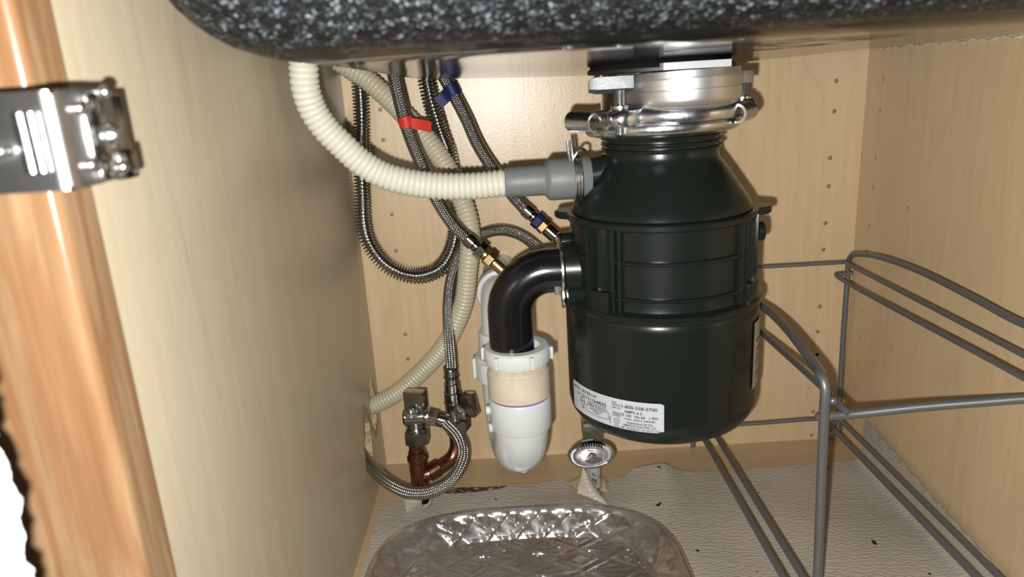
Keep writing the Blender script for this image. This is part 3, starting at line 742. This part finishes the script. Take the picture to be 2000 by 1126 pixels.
fitting(cold, (0.0166, 0.6970, 0.3195), d, [('c', .010, .0068, DULLCHROME, 'ferrule'), ('c', .004, .0058, DULLCHROME, 'collar'), ('hex', .008, .0082, BLUE, 'blue_coupling_nut'), ('hex', .007, .0082, BRASS, 'brass_nut'), ('c', .013, .0068, DULLCHROME, 'end_ferrule'), ('c', .03, .0055, BRASS, 'brass_stem')])
def flag(parent, p, q, far, r, wd, material, name, lab):
    """tape wrapped once round a hose (p to q) and folded into a free tail that reaches far"""
    p, q, far = Vector(p), Vector(q), Vector(far); d = (q-p).normalized()
    mb = MB().lathe([(r+.0003, 0), (r+.0006, .0003), (r+.0006, (q-p).length-.0003), (r+.0003, (q-p).length)], 24, frame(p, q-p))
    c = (p+q)/2; side = (far-c); w2 = (q-p).length/2
    e = side.normalized(); up = d - e*d.dot(e); up.normalize(); nrm = e.cross(up)
    s0 = c + e*(r*.8) - Vector((0, r*.5, 0))
    vs = []
    for off in (-.0003, .0003):
        for k in range(6):
            b = s0.lerp(far, k/5) + nrm*(math.sin(k*.8)*.0012 + off)
            vs += [b + up*w2, b - up*w2]
    fs = []
    for k in range(5): i = 2*k; fs += [(i, i+2, i+3, i+1), (12+i, 12+i+1, 12+i+3, 12+i+2), (i, 12+i, 12+i+2, i+2), (i+1, i+3, 12+i+3, 12+i+1)]
    fs += [(10, 22, 23, 11), (0, 1, 13, 12)]
    mb.add(vs, fs); mb.build(name, material, parent)['label'] = lab
flag(hot, (-0.0874, 0.6630, 0.4147), (-0.0855, 0.6630, 0.4055), (-0.0631, 0.6550, 0.4047), .0063, .01, RED, 'flag_tag', 'red tape flag')
flag(cold, (-0.0480, 0.7045, 0.4402), (-0.0436, 0.7045, 0.4297), (-0.0588, 0.6950, 0.4237), .0063, .01, BLUE, 'flag_tag', 'dark blue tape flag')

sp1 = thing('spray_hose', (-0.1040, 0.7650, 0.2403), 'chrome hose in a loose wire spring, hanging in a loop at the back wall', 'hose')
spp = [(-0.0743, 0.7420, 0.4658), (-0.0727, 0.7420, 0.4503), (-0.0702, 0.7440, 0.4285), (-0.0669, 0.7480, 0.4106), (-0.0634, 0.7560, 0.3915), (-0.0593, 0.7620, 0.3761), (-0.0560, 0.7660, 0.3542), (-0.0533, 0.7670, 0.3327), (-0.0529, 0.7670, 0.3099), (-0.0571, 0.7670, 0.2848), (-0.0649, 0.7660, 0.2626), (-0.0763, 0.7660, 0.2483), (-0.0891, 0.7650, 0.2423), (-0.1040, 0.7650, 0.2403), (-0.1194, 0.7650, 0.2441), (-0.1364, 0.7650, 0.2551), (-0.1471, 0.7650, 0.2701), (-0.1536, 0.7650, 0.2871), (-0.1549, 0.7650, 0.3052), (-0.1532, 0.7650, 0.3295), (-0.1510, 0.7650, 0.3582), (-0.1467, 0.7650, 0.3957), (-0.1441, 0.7650, 0.4230), (-0.1431, 0.7650, 0.4449), (-0.1410, 0.7650, 0.4727)]
MB().sweep(spp, lambda i, n: (.0048, .0060, .0061, .0058)[i % 4], step=.0009, seg=16).build('chrome_tube', CHROME, sp1, angle=80)
line = resample(catmull(spp), .00032); fr = transport(line); hel = []
for i, (p, (t_, a, b)) in enumerate(zip(line, fr)):
    th_ = 2*PI*i*.00032/.0034; rr = .0090 + .0006*math.sin(i*.0031)
    hel.append(p + (a*math.cos(th_) + b*math.sin(th_))*rr)
MB().sweep(hel, .00075, seg=5, raw=True).build('coil_spring', DULLCHROME, sp1, angle=80)

# valves, their hoses and the copper pipe
VY = .700
v1x = (-0.1112, 0.7000, 0.0797)[0]; v2 = Vector((-0.0717, 0.7250, 0.0953))
cu = thing('copper_supply_pipe', ((-0.1145, 0.7000, 0.0013)[0], VY, 0), 'aged copper supply pipe with a branch, rising through the liner at left', 'pipe')
zt1 = (-0.1108, 0.7000, 0.0723)[2]; xb = (-0.1136, 0.7000, 0.0300)[0]
MB().sweep([(xb, VY, -.001), (xb, VY, zt1)], .0080, step=.02, seg=24).build('riser', COPPER, cu)
zf0, zf1 = (-0.1145, 0.7000, 0.0142)[2], (-0.1109, 0.7000, 0.0531)[2]
MB().lathe([(.008, zf0-.012), (.0094, zf0-.0115), (.0096, zf0), (.0096, zf1-.004), (.0112, zf1-.002), (.0112, zf1+.002), (.0096, zf1+.0035), (.0094, zf1+.008), (.008, zf1+.0085)], 28, Matrix.Translation((xb, VY, 0))).build('press_fitting', COPPER, cu)
zb = (-0.1046, 0.7000, 0.0294)[2]
br_ = [Vector((xb, VY, zb)), Vector((xb+.012, VY+.001, zb+.004)), Vector((v2.x-.008, .717, zb+.010)), Vector((v2.x-.001, .722, zb+.020)), Vector((v2.x, .725, zb+.034)), Vector((v2.x, .725, (-0.0734, 0.7250, 0.0736)[2]))]
MB().sweep(br_, .0080, step=.003, seg=20).build('branch', COPPER, cu)
MB().cyl(Vector(br_[0])+Vector((.010, .0008, .003)), Vector(br_[0])+Vector((.022, .007, .007)), .0098, 20, .001).build('branch_collar', COPPER, cu)
MB().cyl((v2.x, .725, zb+.036), (v2.x, .725, zb+.044), .0104, 20, .002).build('branch_collar', COPPER, cu)

a1v = thing('angle_stop_valve', (v1x, VY, zt1), 'chrome angle stop valve at left, lever block on top, on the front copper pipe', 'valve', None)
zn1 = (-0.1094, 0.7000, 0.0869)[2]; zh = (-0.1091, 0.7000, 0.1026)[2]
MB().hexnut((v1x, VY, zt1-.001), (v1x, VY, zn1), .0140, rot=.5).build('compression_nut', DULLCHROME, a1v)
MB().cyl((v1x, VY, zn1), (v1x, VY, zn1+.003), .0115, 24).cyl((v1x, VY, zn1+.002), (v1x, VY, zh+.006), .0096, 24).build('body', DULLCHROME, a1v)
MB().cyl((v1x-.0125, VY-.001, zh), (v1x+.012, VY-.001, zh), .0098, 24, .002).build('cross_body', DULLCHROME, a1v)
e0 = Vector((v1x+.012, VY-.001, zh)); ed = Vector((.9, -.1, -.28)).normalized()
MB().cyl(e0, e0+ed*.003, .0086).build('outlet_ring', ZINC, a1v)
p = fitting(a1v, e0+ed*.002, ed, [('hex', .0105, .0094, DULLCHROME, 'coupling_nut')])
lv = Matrix.Translation((v1x+.001, VY-.004, (-0.1073, 0.7000, 0.1216)[2])) @ Matrix.Rotation(-.32, 4, 'Z')
MB().box((-.0105, -.004, -.0105), (.0115, .0085, .0115), .0012, lv).build('lever', DULLCHROME, a1v)
MB().cyl((v1x-.002, VY-.012, zh+.006), (v1x-.002, VY-.012, zh+.0125), .0075, 24, .0015).cyl((v1x-.002, VY-.012, zh+.0125), (v1x-.002, VY-.012, zh+.015), .003, 12).build('lever_hub', ZINC, a1v)
lp = bhose('braided_hose', [p, p+ed*.006, (-0.0747, 0.6900, 0.0928), (-0.0670, 0.6820, 0.0880), (-0.0615, 0.6720, 0.0817), (-0.0600, 0.6620, 0.0741), (-0.0637, 0.6500, 0.0665), (-0.0721, 0.6420, 0.0584), (-0.0843, 0.6380, 0.0517), (-0.1001, 0.6380, 0.0475), (-0.1171, 0.6420, 0.0473), (-0.1320, 0.6500, 0.0499), (-0.1470, 0.6640, 0.0531), (-0.1605, 0.6820, 0.0555), (-0.1734, 0.7030, 0.0580), (-0.1836, 0.7120, 0.0719)], .0066,
           'braided steel hose looping from the left valve into the lower hole of the left panel', (-0.1001, 0.6380, 0.0475))
fitting(lp, p, ed, [('c', .0115, .0078, DULLCHROME, 'ferrule')])

a2v = thing('angle_stop_valve', (v2.x, .725, (-0.0736, 0.7250, 0.0717)[2]), 'chrome straight stop valve behind the hose loop, lever block on its right', 'valve')
za, zb2 = (-0.0736, 0.7250, 0.0717)[2], (-0.0694, 0.7250, 0.1246)[2]
MB().hexnut((v2.x+.003, .725, za), (v2.x+.003, .725, za+.013), .0140, rot=.2).build('compression_nut', DULLCHROME, a2v)
MB().cyl((v2.x, .725, za+.012), (v2.x, .725, zb2-.006), .0098, 24, .0015).cyl((v2.x, .725, zb2-.0205), (v2.x, .725, zb2-.0185), .0106, 24).build('body', DULLCHROME, a2v)
MB().cyl((v2.x, .725, zb2-.007), (v2.x, .725, zb2+.004), .0086, 24, .001).build('knurled_ring', DULLCHROME, a2v)
hz = (-0.0632, 0.7250, 0.0948)[2]
MB().cyl((v2.x+.007, .722, hz), (v2.x+.0145, .719, hz), .0085, 24, .0015).build('lever_hub', ZINC, a2v)
lv = Matrix.Translation(((-0.0536, 0.7150, 0.1045)[0], .717, (-0.0536, 0.7150, 0.1045)[2])) @ Matrix.Rotation(-.18, 4, 'Y') @ Matrix.Rotation(-.5, 4, 'Z')
MB().box((-.0075, -.006, -.0130), (.0075, .006, .0130), .0012, lv).build('lever', DULLCHROME, a2v)
vh = bhose('braided_hose', [(v2.x, .725, zb2+.012), (-0.0702, 0.7250, 0.1494), (-0.0698, 0.7220, 0.1724), (-0.0695, 0.7220, 0.1968), (-0.0681, 0.7270, 0.2185), (-0.0642, 0.7350, 0.2397), (-0.0585, 0.7410, 0.2547), (-0.0500, 0.7460, 0.2693), (-0.0395, 0.7500, 0.2801), (-0.0271, 0.7520, 0.2856), (-0.0138, 0.7520, 0.2887), (-0.0002, 0.7520, 0.2873), (0.0132, 0.7520, 0.2815), (0.0248, 0.7520, 0.2724), (0.0342, 0.7520, 0.2617), (0.0391, 0.7520, 0.2454)], .0064,
           'braided steel hose rising from the second valve and arching over behind the black elbow', (v2.x, .725, zb2+.01))
fitting(vh, (v2.x, .725, zb2+.003), (0, 0, 1), [('c', .0065, .0074, DULLCHROME, 'collar'), ('c', .002, .0088, DULLCHROME, 'ring'), ('c', .0085, .0078, DULLCHROME, 'ferrule'), ('c', .0022, .0086, DULLCHROME, 'ring')])

# stop valve with the oval handle
sb = Vector((0.0769, 0.6950, 0.0000)); sv = thing('stop_valve', sb, 'old chrome stop valve with oval handle and flaking pipe under the disposer', 'valve')
hc = Vector((0.0724, 0.6680, 0.0632)); zc_ = hc.z
MB().cyl((sb.x, sb.y, -.001), (sb.x, sb.y, zc_+.006), .0082, 24).build('supply_pipe', FLAKY, sv)
MB().cyl((sb.x, sb.y, zc_-.008), (sb.x, sb.y, zc_+.016), .0105, 24, .002).cyl((sb.x, sb.y+.002, zc_), (sb.x-.002, hc.y+.006, zc_), .0085, 20).box((sb.x-.011, sb.y-.010, zc_+.010), (sb.x+.011, sb.y+.010, zc_+.026), .002).build('body', VERDI, sv)
MB().cyl((sb.x, sb.y, zc_+.024), (sb.x, sb.y, zc_+.05), .0072, 20).cyl((sb.x, sb.y, zc_+.03), (sb.x, sb.y, zc_+.042), .0098, 18).build('outlet', VERDI, sv)
OV = Matrix.Translation(hc) @ Matrix.Rotation(math.radians(90), 4, 'X') @ Matrix.Diagonal((1.0, .66, 1.0, 1.0))
hd = MB().lathe([(1e-5, -.006), (.018, -.006), (.0232, -.0035), (.0248, -.0005), (.0240, .0022), (.0215, .0036), (.019, .0030), (.010, .0042), (1e-5, .0048)], 48, OV).build('oval_handle', CHROME, sv, angle=50)
scw = MB().lathe([(1e-5, .0062), (.0034, .0060), (.0042, .0045)][::-1], 20, Matrix.Translation(hc) @ Matrix.Rotation(math.radians(90), 4, 'X')).build('screw', DULLCHROME, hd)
# embossed lettering ring on the handle face
lt = MB()
for k in range(-4, 5):
    a = math.radians(90 + k*9.5); q = Vector((.0165*math.cos(a), .0165*.66*math.sin(a), .0036))
    F_ = Matrix.Translation(hc) @ Matrix.Rotation(math.radians(90), 4, 'X') @ Matrix.Translation(q)
    lt.box((-.0008, -.0012, 0), (.0004, .0012, .0014), 0, F_).box((-.0008, .0004, 0), (.0011, .0012, .0014), 0, F_)
    a = -a; q = Vector((.0165*math.cos(a), .0165*.66*math.sin(a), .0036)); F_ = Matrix.Translation(hc) @ Matrix.Rotation(math.radians(90), 4, 'X') @ Matrix.Translation(q)
    lt.box((-.0008, -.0012, 0), (.0004, .0012, .0014), 0, F_).box((-.0008, -.0010, 0), (.0009, -.0004, .0007), 0, F_)
lt.build('embossed_lettering', CHROME, hd, smooth=False)

# ------------------------------------------------------------------ liner mat
edge = [(-0.1581, 0.6880, 0.0010), (-0.1327, 0.6993, 0.0010), (-0.1055, 0.7129, 0.0010), (-0.0827, 0.7168, 0.0010), (-0.0363, 0.7128, 0.0010), (0.0042, 0.7159, 0.0010), (0.0451, 0.7189, 0.0030), (0.0589, 0.7121, 0.0010), (0.0711, 0.6940, 0.0010), (0.0904, 0.7108, 0.0010), (0.1082, 0.7135, 0.0040), (0.1287, 0.7152, 0.0140), (0.1546, 0.7148, 0.0170), (0.1832, 0.7138, 0.0060), (0.2194, 0.7187, 0.0020), (0.2667, 0.7212, 0.0020), (0.3374, 0.7228, 0.0010), (0.3903, 0.7235, 0.0010)]
def edge_at(x):
    if x <= edge[0][0]: return edge[0][1], edge[0][2]
    for p, q in zip(edge, edge[1:]):
        if p[0] <= x <= q[0]:
            f = (x-p[0])/(q[0]-p[0]); f = f*f*(3-2*f); return p[1]+(q[1]-p[1])*f, p[2]+(q[2]-p[2])*f
    return edge[-1][1], edge[-1][2]
NX, NY = 170, 110; vs = []
XA, XBm = -.158, .374; CURL = .040
for j in range(NY+1):
    for i in range(NX+1):
        s_ = i/NX*(XBm - XA + CURL); x = XA + s_
        yb, zb_ = edge_at(min(x, XBm)); f = j/NY; y = .285 + (yb-.285)*f
        z = .0012 + zb_*math.exp(-(yb-y)/.045) + .0010*math.sin(x*31+y*17)*math.sin(y*23+1) + .0010
        z += .0035*math.exp(-((x+.115)/.03)**2 - ((y-.64)/.03)**2)
        z += .004*math.exp(-((x-.05)/.06)**2 - ((y-.665)/.02)**2)
        if x > XBm:
            q = x - XBm; hmax = .012 + .028*f; q = q/CURL*hmax*1.5
            r_ = .010; a = min(q/r_, PI/2*.93)
            xx = XBm + r_*math.sin(a); zz = r_*(1-math.cos(a)) + max(0, q - r_*PI/2*.93)
            x = min(xx, XR-.001) + (.0006*math.sin(y*300) if i == NX else 0); z += zz + (.0012*math.sin(y*700) if i == NX else 0)
        vs.append((x, y, z))
def pierced(j, i):                        # torn openings round the pipes
    p = vs[j*(NX+1)+i]; q = vs[(j+1)*(NX+1)+i+1]; cx, cy = (p[0]+q[0])/2, (p[1]+q[1])/2
    return any(math.hypot(cx-a, cy-b) < .0125 for a, b in ((xb, VY), (sb.x, sb.y)))
mt = MB(); mt.add(vs, [(j*(NX+1)+i, j*(NX+1)+i+1, (j+1)*(NX+1)+i+1, (j+1)*(NX+1)+i) for j in range(NY) for i in range(NX) if not pierced(j, i)])
mat_o = mt.build('shelf_liner', VINYL); tag(mat_o, 'grey-beige embossed vinyl liner with wavy edges on the cabinet floor', 'mat')
def flap(corners, n=10, bulge=.004):
    A, B, C, D = [Vector(c) for c in corners]; mb = MB(); vs = []; nr = (B-A).cross(D-A).normalized()
    for j in range(n+1):
        for i in range(n+1):
            u, v = i/n, j/n; p = (A*(1-u)+B*u)*(1-v) + (D*(1-u)+C*u)*v
            vs.append(p + nr*bulge*math.sin(PI*u)*math.sin(PI*v*.8))
    k = (n+1)**2; vs += [v - nr*.0009 for v in vs]
    fs = [(j*(n+1)+i, j*(n+1)+i+1, (j+1)*(n+1)+i+1, (j+1)*(n+1)+i) for j in range(n) for i in range(n)]
    fs += [tuple(k+a for a in reversed(f)) for f in fs]
    rim = [i for i in range(n+1)] + [j*(n+1)+n for j in range(1, n+1)] + [n*(n+1)+i for i in range(n-1, -1, -1)] + [j*(n+1) for j in range(n-1, 0, -1)]
    m_ = len(rim); fs += [(rim[q], k+rim[q], k+rim[(q+1) % m_], rim[(q+1) % m_]) for q in range(m_)]
    return mb.add(vs, fs)
flap([(0.0569, 0.6720, 0.0157), (0.0869, 0.6620, 0.0059), (0.0755, 0.6800, 0.0201), (0.0649, 0.6840, 0.0389)]).build('torn_flap', VINYL, mat_o)
flap([(0.0505, 0.7145, 0.0040), (0.0629, 0.6901, 0.0040), (0.0739, 0.7160, 0.0048), (0.0618, 0.7220, 0.0053)]).build('torn_backing', CHIP, mat_o)
flap([(0.0833, 0.6920, 0.0040), (0.0922, 0.6911, 0.0040), (0.0945, 0.7150, 0.0047), (0.0853, 0.7150, 0.0053)]).build('torn_backing', CHIP, mat_o)
flap([(-0.1265, 0.6740, 0.0030), (-0.1101, 0.6800, 0.0030), (-0.1098, 0.6720, 0.0207), (-0.1289, 0.6750, 0.0188)]).build('torn_flap', VINYL, mat_o)
flap([(-0.1108, 0.6763, 0.0030), (-0.1000, 0.6848, 0.0030), (-0.0995, 0.6780, 0.0137), (-0.1062, 0.6720, 0.0117)], bulge=.002).build('torn_flap', VINYL, mat_o)

# ------------------------------------------------------------------ crystal tray
TCX, TCY, TA, TBY, PW = -.003, .520, .1425, .1130, 3.1
def sup(th):
    c, s_ = math.cos(th), math.sin(th)
    return (abs(c/TA)**PW + abs(s_/TBY)**PW)**(-1/PW)
def vgroove(q, w): d = abs(q - round(q)); return max(0.0, 1 - d/w)
def base_pat(x, y):
    q1, q2 = x/.052 + y/.034, x/.052 - y/.034
    h = max(vgroove(q1, .15), vgroove(q2, .15))
    cx, cy = q1 - math.floor(q1), q2 - math.floor(q2)
    if (math.floor(q1) + math.floor(q2)) % 2:
        e = min(cx, 1-cx, cy, 1-cy)                       # a flat-topped diamond inside a second cut
        h = max(h, .8*max(0.0, 1 - abs(e - .26)/.09))
    else:
        a = math.atan2(cy, cx); h = max(h, .85*vgroove(a*9/PI, .42))
    return h
def wall_pat(th, f):
    u = th*22/(2*PI); return max(vgroove(u + f*.9, .16), vgroove(u - f*.9, .16), .7*vgroove(u*2 + f*.9*.5, .2)*(1 if f > .45 else 0))
NT_ = 480; loops = []
def tl(rho, z, fn=None, rad=0.0):
    ring_ = []
    for k in range(NT_):
        th = 2*PI*k/NT_; r_ = sup(th)*rho; x, y = r_*math.cos(th), r_*math.sin(th); dz, dr = fn(th, x, y) if fn else (0, 0)
        ring_.append((TCX + x*(1+dr), TCY + y*(1+dr), z + dz))
    loops.append(ring_)
BASE, ZT, ZBt = .800, .0090, .0042
for k in range(1, 150): tl(BASE*k/150, ZT, lambda th, x, y, k=k: (-.0011*base_pat(x, y)*min(1, (150-k)/5), 0))
tl(BASE, ZT+.0003); tl(BASE+.02, ZT+.0012)
for k in range(1, 9): tl(BASE+.02+(.965-BASE-.02)*k/9, ZT+.0012+(.0262-ZT-.0012)*(k/9)**.9, lambda th, x, y, k=k: (-.0008*wall_pat(th+.06, k/9), .010*wall_pat(th+.06, k/9)*math.sin(PI*k/9)))
tl(.960, .0268); tl(.966, .0284); tl(.976, .0294); tl(.988, .0294); tl(.998, .0284); tl(1.001, .0270); tl(.996, .0255); tl(.988, .0249)
NW = 14
for k in range(1, NW+1):
    f = k/NW; rho = .985-(.985-.835)*f
    tl(rho, .0245-(.0245-ZBt)*f**1.1, lambda th, x, y, f=f: (0, -.028*wall_pat(th, f)*math.sin(PI*min(1, f*1.05))**.5 if 0 < f < .95 else 0))
NB = 95
for k in range(NB, 0, -1):
    tl(.825*k/NB, ZBt, lambda th, x, y, k=k: (.0024*base_pat(x, y)*min(1, (NB-k)/3), 0))
tr = MB(); nl = len(loops)
vs = [v for l_ in loops for v in l_]; fs = [(i*NT_+k, i*NT_+(k+1) % NT_, (i+1)*NT_+(k+1) % NT_, (i+1)*NT_+k) for i in range(nl-1) for k in range(NT_)]
fs.append(tuple(range(NT_-1, -1, -1))); fs.append(tuple((nl-1)*NT_+k for k in range(NT_)))
tr.add(vs, fs); tro = tr.build('glass_tray', GLASS, angle=25)
tag(tro, 'clear pressed-crystal tray with diamond pattern lying on the liner', 'tray')

# ------------------------------------------------------------------ wire rack
rk = thing('wire_rack', (.295, .62, 0), 'grey coated wire pull-out rack frame standing beside the disposer', 'rack')
def wire(pts, r=.0029, ends=True):
    mb = MB().sweep(pts, r, step=.006, seg=12)
    return mb.build('wire', WIREGREY, rk, angle=70)
zmat = .0035
pr = Vector((0.3663, 0.7450, 0.0236)); 
wire([pr, (0.3655, 0.7450, 0.0767), (0.3644, 0.7450, 0.1571), (0.3641, 0.7450, 0.2160), (0.3635, 0.7440, 0.2323), (0.3610, 0.7322, 0.2432), (0.3610, 0.7130, 0.2489), (0.3610, 0.6748, 0.2549), (0.3610, 0.6047, 0.2584), (0.3610, 0.5332, 0.2564), (0.3610, 0.4755, 0.2541), (.361, .40, .2615), (.361, .372, .250), (.361, .367, .23), (.361, .367, .10), (.361, .367, zmat+.003)], .0028)
MB().cyl(pr, pr + Vector((0, 0, .014)), .0042, 14).build('collar', WIREGREY, rk)
wire([(0.3604, 0.7420, 0.2324), (0.3610, 0.4711, 0.2325), (.361, .368, .2325)], .0022)
wire([(0.3659, 0.7390, 0.2209), (0.3526, 0.7390, 0.2217), (0.3478, 0.7380, 0.2212), (0.3469, 0.7300, 0.2205), (0.3500, 0.4536, 0.2230), (.350, .368, .2235)], .0022)
wire([(0.3682, 0.7480, 0.2316), (0.2588, 0.7480, 0.2319), (.232, .748, (0.2588, 0.7480, 0.2319)[2]), (.19, .748, (0.2588, 0.7480, 0.2319)[2]-.001)], .0022)
# left frame: front post, top rail, back post
wire([(0.2372, 0.4970, 0.0347), (0.2348, 0.4970, 0.1189), (0.2329, 0.4970, 0.1855), (0.2329, 0.4975, 0.2011), (0.2324, 0.4990, 0.2072), (0.2316, 0.5040, 0.2110), (0.2360, 0.5264, 0.2104), (0.2360, 0.5745, 0.2195), (0.2360, 0.6142, 0.2226), (0.2360, 0.6614, 0.2217), (.236, .70, .226), (.236, .735, .222), (.236, .744, .212), (.236, .744, .10), (.236, .744, .05)], .0038)
MB().sweep([(0.2370, 0.4970, 0.0377), ((0.2372, 0.4970, 0.0347)[0], .497, zmat)], .0038, step=.01, seg=12).build('wire', WIREGREY, rk)
wire([(.252, .744, .1815), (0.2523, 0.7120, 0.1790), (0.2520, 0.5441, 0.1821), (0.2505, 0.5005, 0.1823), (0.2524, 0.4985, 0.1810)], .0029)
wire([(0.2336, 0.5045, 0.1762), (0.2544, 0.5030, 0.1773), (0.3033, 0.4900, 0.1869), (0.3343, 0.4790, 0.1935), (0.3630, 0.4675, 0.2002), (0.3713, 0.4640, 0.2021)], .0036)
MB().ball((0.2336, 0.5045, 0.1762), .0041).ball((0.2402, 0.5000, 0.1914), .0034).build('wire_end', WIREGREY, rk)
wire([(0.3712, 0.7520, 0.0420), (0.3472, 0.7520, 0.0442), (0.2519, 0.7520, 0.0432), (.19, .752, .0475)], .0024)
zr_ = .052
for (xx, yb) in ((.362, .742), (.345, .735), (.2155, .725), (.2005, .725)):
    wire([(xx, yb, zr_), (xx, .60, zr_), (xx, .45, zr_), (xx, .368, zr_)], .0026)
wire([(.2005, .725, zr_), (.2005, .735, zr_+.0005), (.194, .738, zr_+.001), (0.1958, 0.7350, 0.0393), (0.1959, 0.7350, 0.0270)], .0026)
wire([(.2155, .725, zr_), (.2155, .738, zr_), (.212, .744, zr_), (.2005, .744, zr_-.0005)], .0026)
wire([(.345, .735, zr_), (0.3579, 0.7450, 0.0333), (0.3686, 0.7450, 0.0333)], .0024)
wire([(.19, .372, zr_-.005), (.361, .372, zr_-.005)], .003)

# ------------------------------------------------------------------ hinge on the stile
hg = thing('cabinet_hinge', (-.1635, .262, H-.010), 'chrome wrap-round cabinet hinge on the oak stile, blurred in the foreground', 'hinge')
hz0, hz1 = H-.0265, H+.0055; hx, hy = -.1435, .241
def bent(z0, z1, off, th_, x0, y1, rr, nm, material):
    outer, inner = [], []
    for o_, lst in ((off, outer), (off-th_, inner)):
        x_, y_ = hx+o_, hy-o_; lst.append((x0, y_))
        for k in range(9): a = -PI/2 + PI/2*k/8; lst.append((x_-rr+rr*math.cos(a), y_+rr+rr*math.sin(a)))
        lst.append((x_, y1))
    mb = MB(); mb.prism(outer + inner[::-1], z0, z1); return mb.build(nm, material, hg, angle=30)
bent(hz0, hz1, 0, .0016, -.215, .276, .0055, 'wrap_plate', SATIN)
MB().box((-.215, hy+.001, hz1-.0012), (hx-.001, .2615, hz1+.0004), .0004).build('top_flange', CHROME, hg)
MB().box((-.215, hy+.001, hz0-.0004), (hx-.001, .2615, hz0+.0012), .0004).build('bottom_flange', CHROME, hg)
rbm = MB()
for xo in (-.1557, -.1522):
    rbm.cyl((xo, hy, hz0+.0055), (xo, hy, hz1-.0055), .0026, 20, .0012)
rbm.build('raised_rib', ZINC, hg)
MB().ball((-.1655, hy, H-.0125), .0062, .6).build('rivet', ZINC, hg)
sd = MB().box((hx-.0005, .2545, hz0+.004), (hx+.0018, .2665, hz1-.004), .0009).box((hx, .256, hz0+.001), (hx+.003, .262, hz0+.008), .0012).box((hx, .256, hz1-.008), (hx+.003, .262, hz1-.001), .0012).build('side_bracket', CHROME, hg)
MB().lathe([(1e-5, .0052), (.0022, .0050), (.0040, .0034), (.0046, .0012), (.0046, 0)][::-1], 20, frame((hx+.001, .2660, H-.0105), (1, -.15, 0))).build('screw', ZINC, hg)
for (y_, z_) in ((.2515, hz1-.006), (.2515, hz0+.007), (.2720, hz0+.004), (.2700, hz1-.001)):
    MB().ball((hx+.0012, y_, z_), .0024).build('rivet', ZINC, hg)
MB().box((-.1640, .2615, hz0+.002), (hx-.001, .2860, hz1-.002), .001).build('mounting_block', DULLCHROME, hg)
MB().box((hx-.004, .272, hz0-.001), (hx+.0022, .283, hz0+.010), .0018).build('end_lug', DULLCHROME, hg)

# ------------------------------------------------------------------ towel at the far left edge
tw = MB(); nz, nx_ = 170, 14; vs = []
for side in (0, 1):
    for j in range(nz+1):
        z = -.12 + .50*j/nz
        ed_ = -.1500 + .0009*math.sin(z*520) + .0006*math.sin(z*1130+1) + .0011*math.sin(z*170+2)
        for i in range(nx_+1):
            f = i/nx_; x = ed_ - .11*(1-f); y = .184 + .004*math.sin(x*70) + .0015*math.sin(z*40)
            tq = .0055*math.sqrt(max(0.0, 1 - max(0, (f-.93)/.07)**2)) + .0005*math.sin(z*900+x*700)
            vs.append((x, y + (tq if side else -tq), z))
k = (nz+1)*(nx_+1); st = nx_+1
fs = [(j*st+i, j*st+i+1, (j+1)*st+i+1, (j+1)*st+i) for j in range(nz) for i in range(nx_)]
fs += [tuple(k+a for a in reversed(f)) for f in fs]
fs += [(j*st+nx_, k+j*st+nx_, k+(j+1)*st+nx_, (j+1)*st+nx_) for j in range(nz)]
fs += [(j*st, (j+1)*st, k+(j+1)*st, k+j*st) for j in range(nz)]
fs += [(i, k+i, k+i+1, i+1) for i in range(nx_)] + [(nz*st+i, nz*st+i+1, k+nz*st+i+1, k+nz*st+i) for i in range(nx_)]
tw.add(vs, fs)
tag(tw.build('towel', TERRY, angle=80), 'overexposed white terry towel edge hanging at the far left in front of the stile', 'towel')
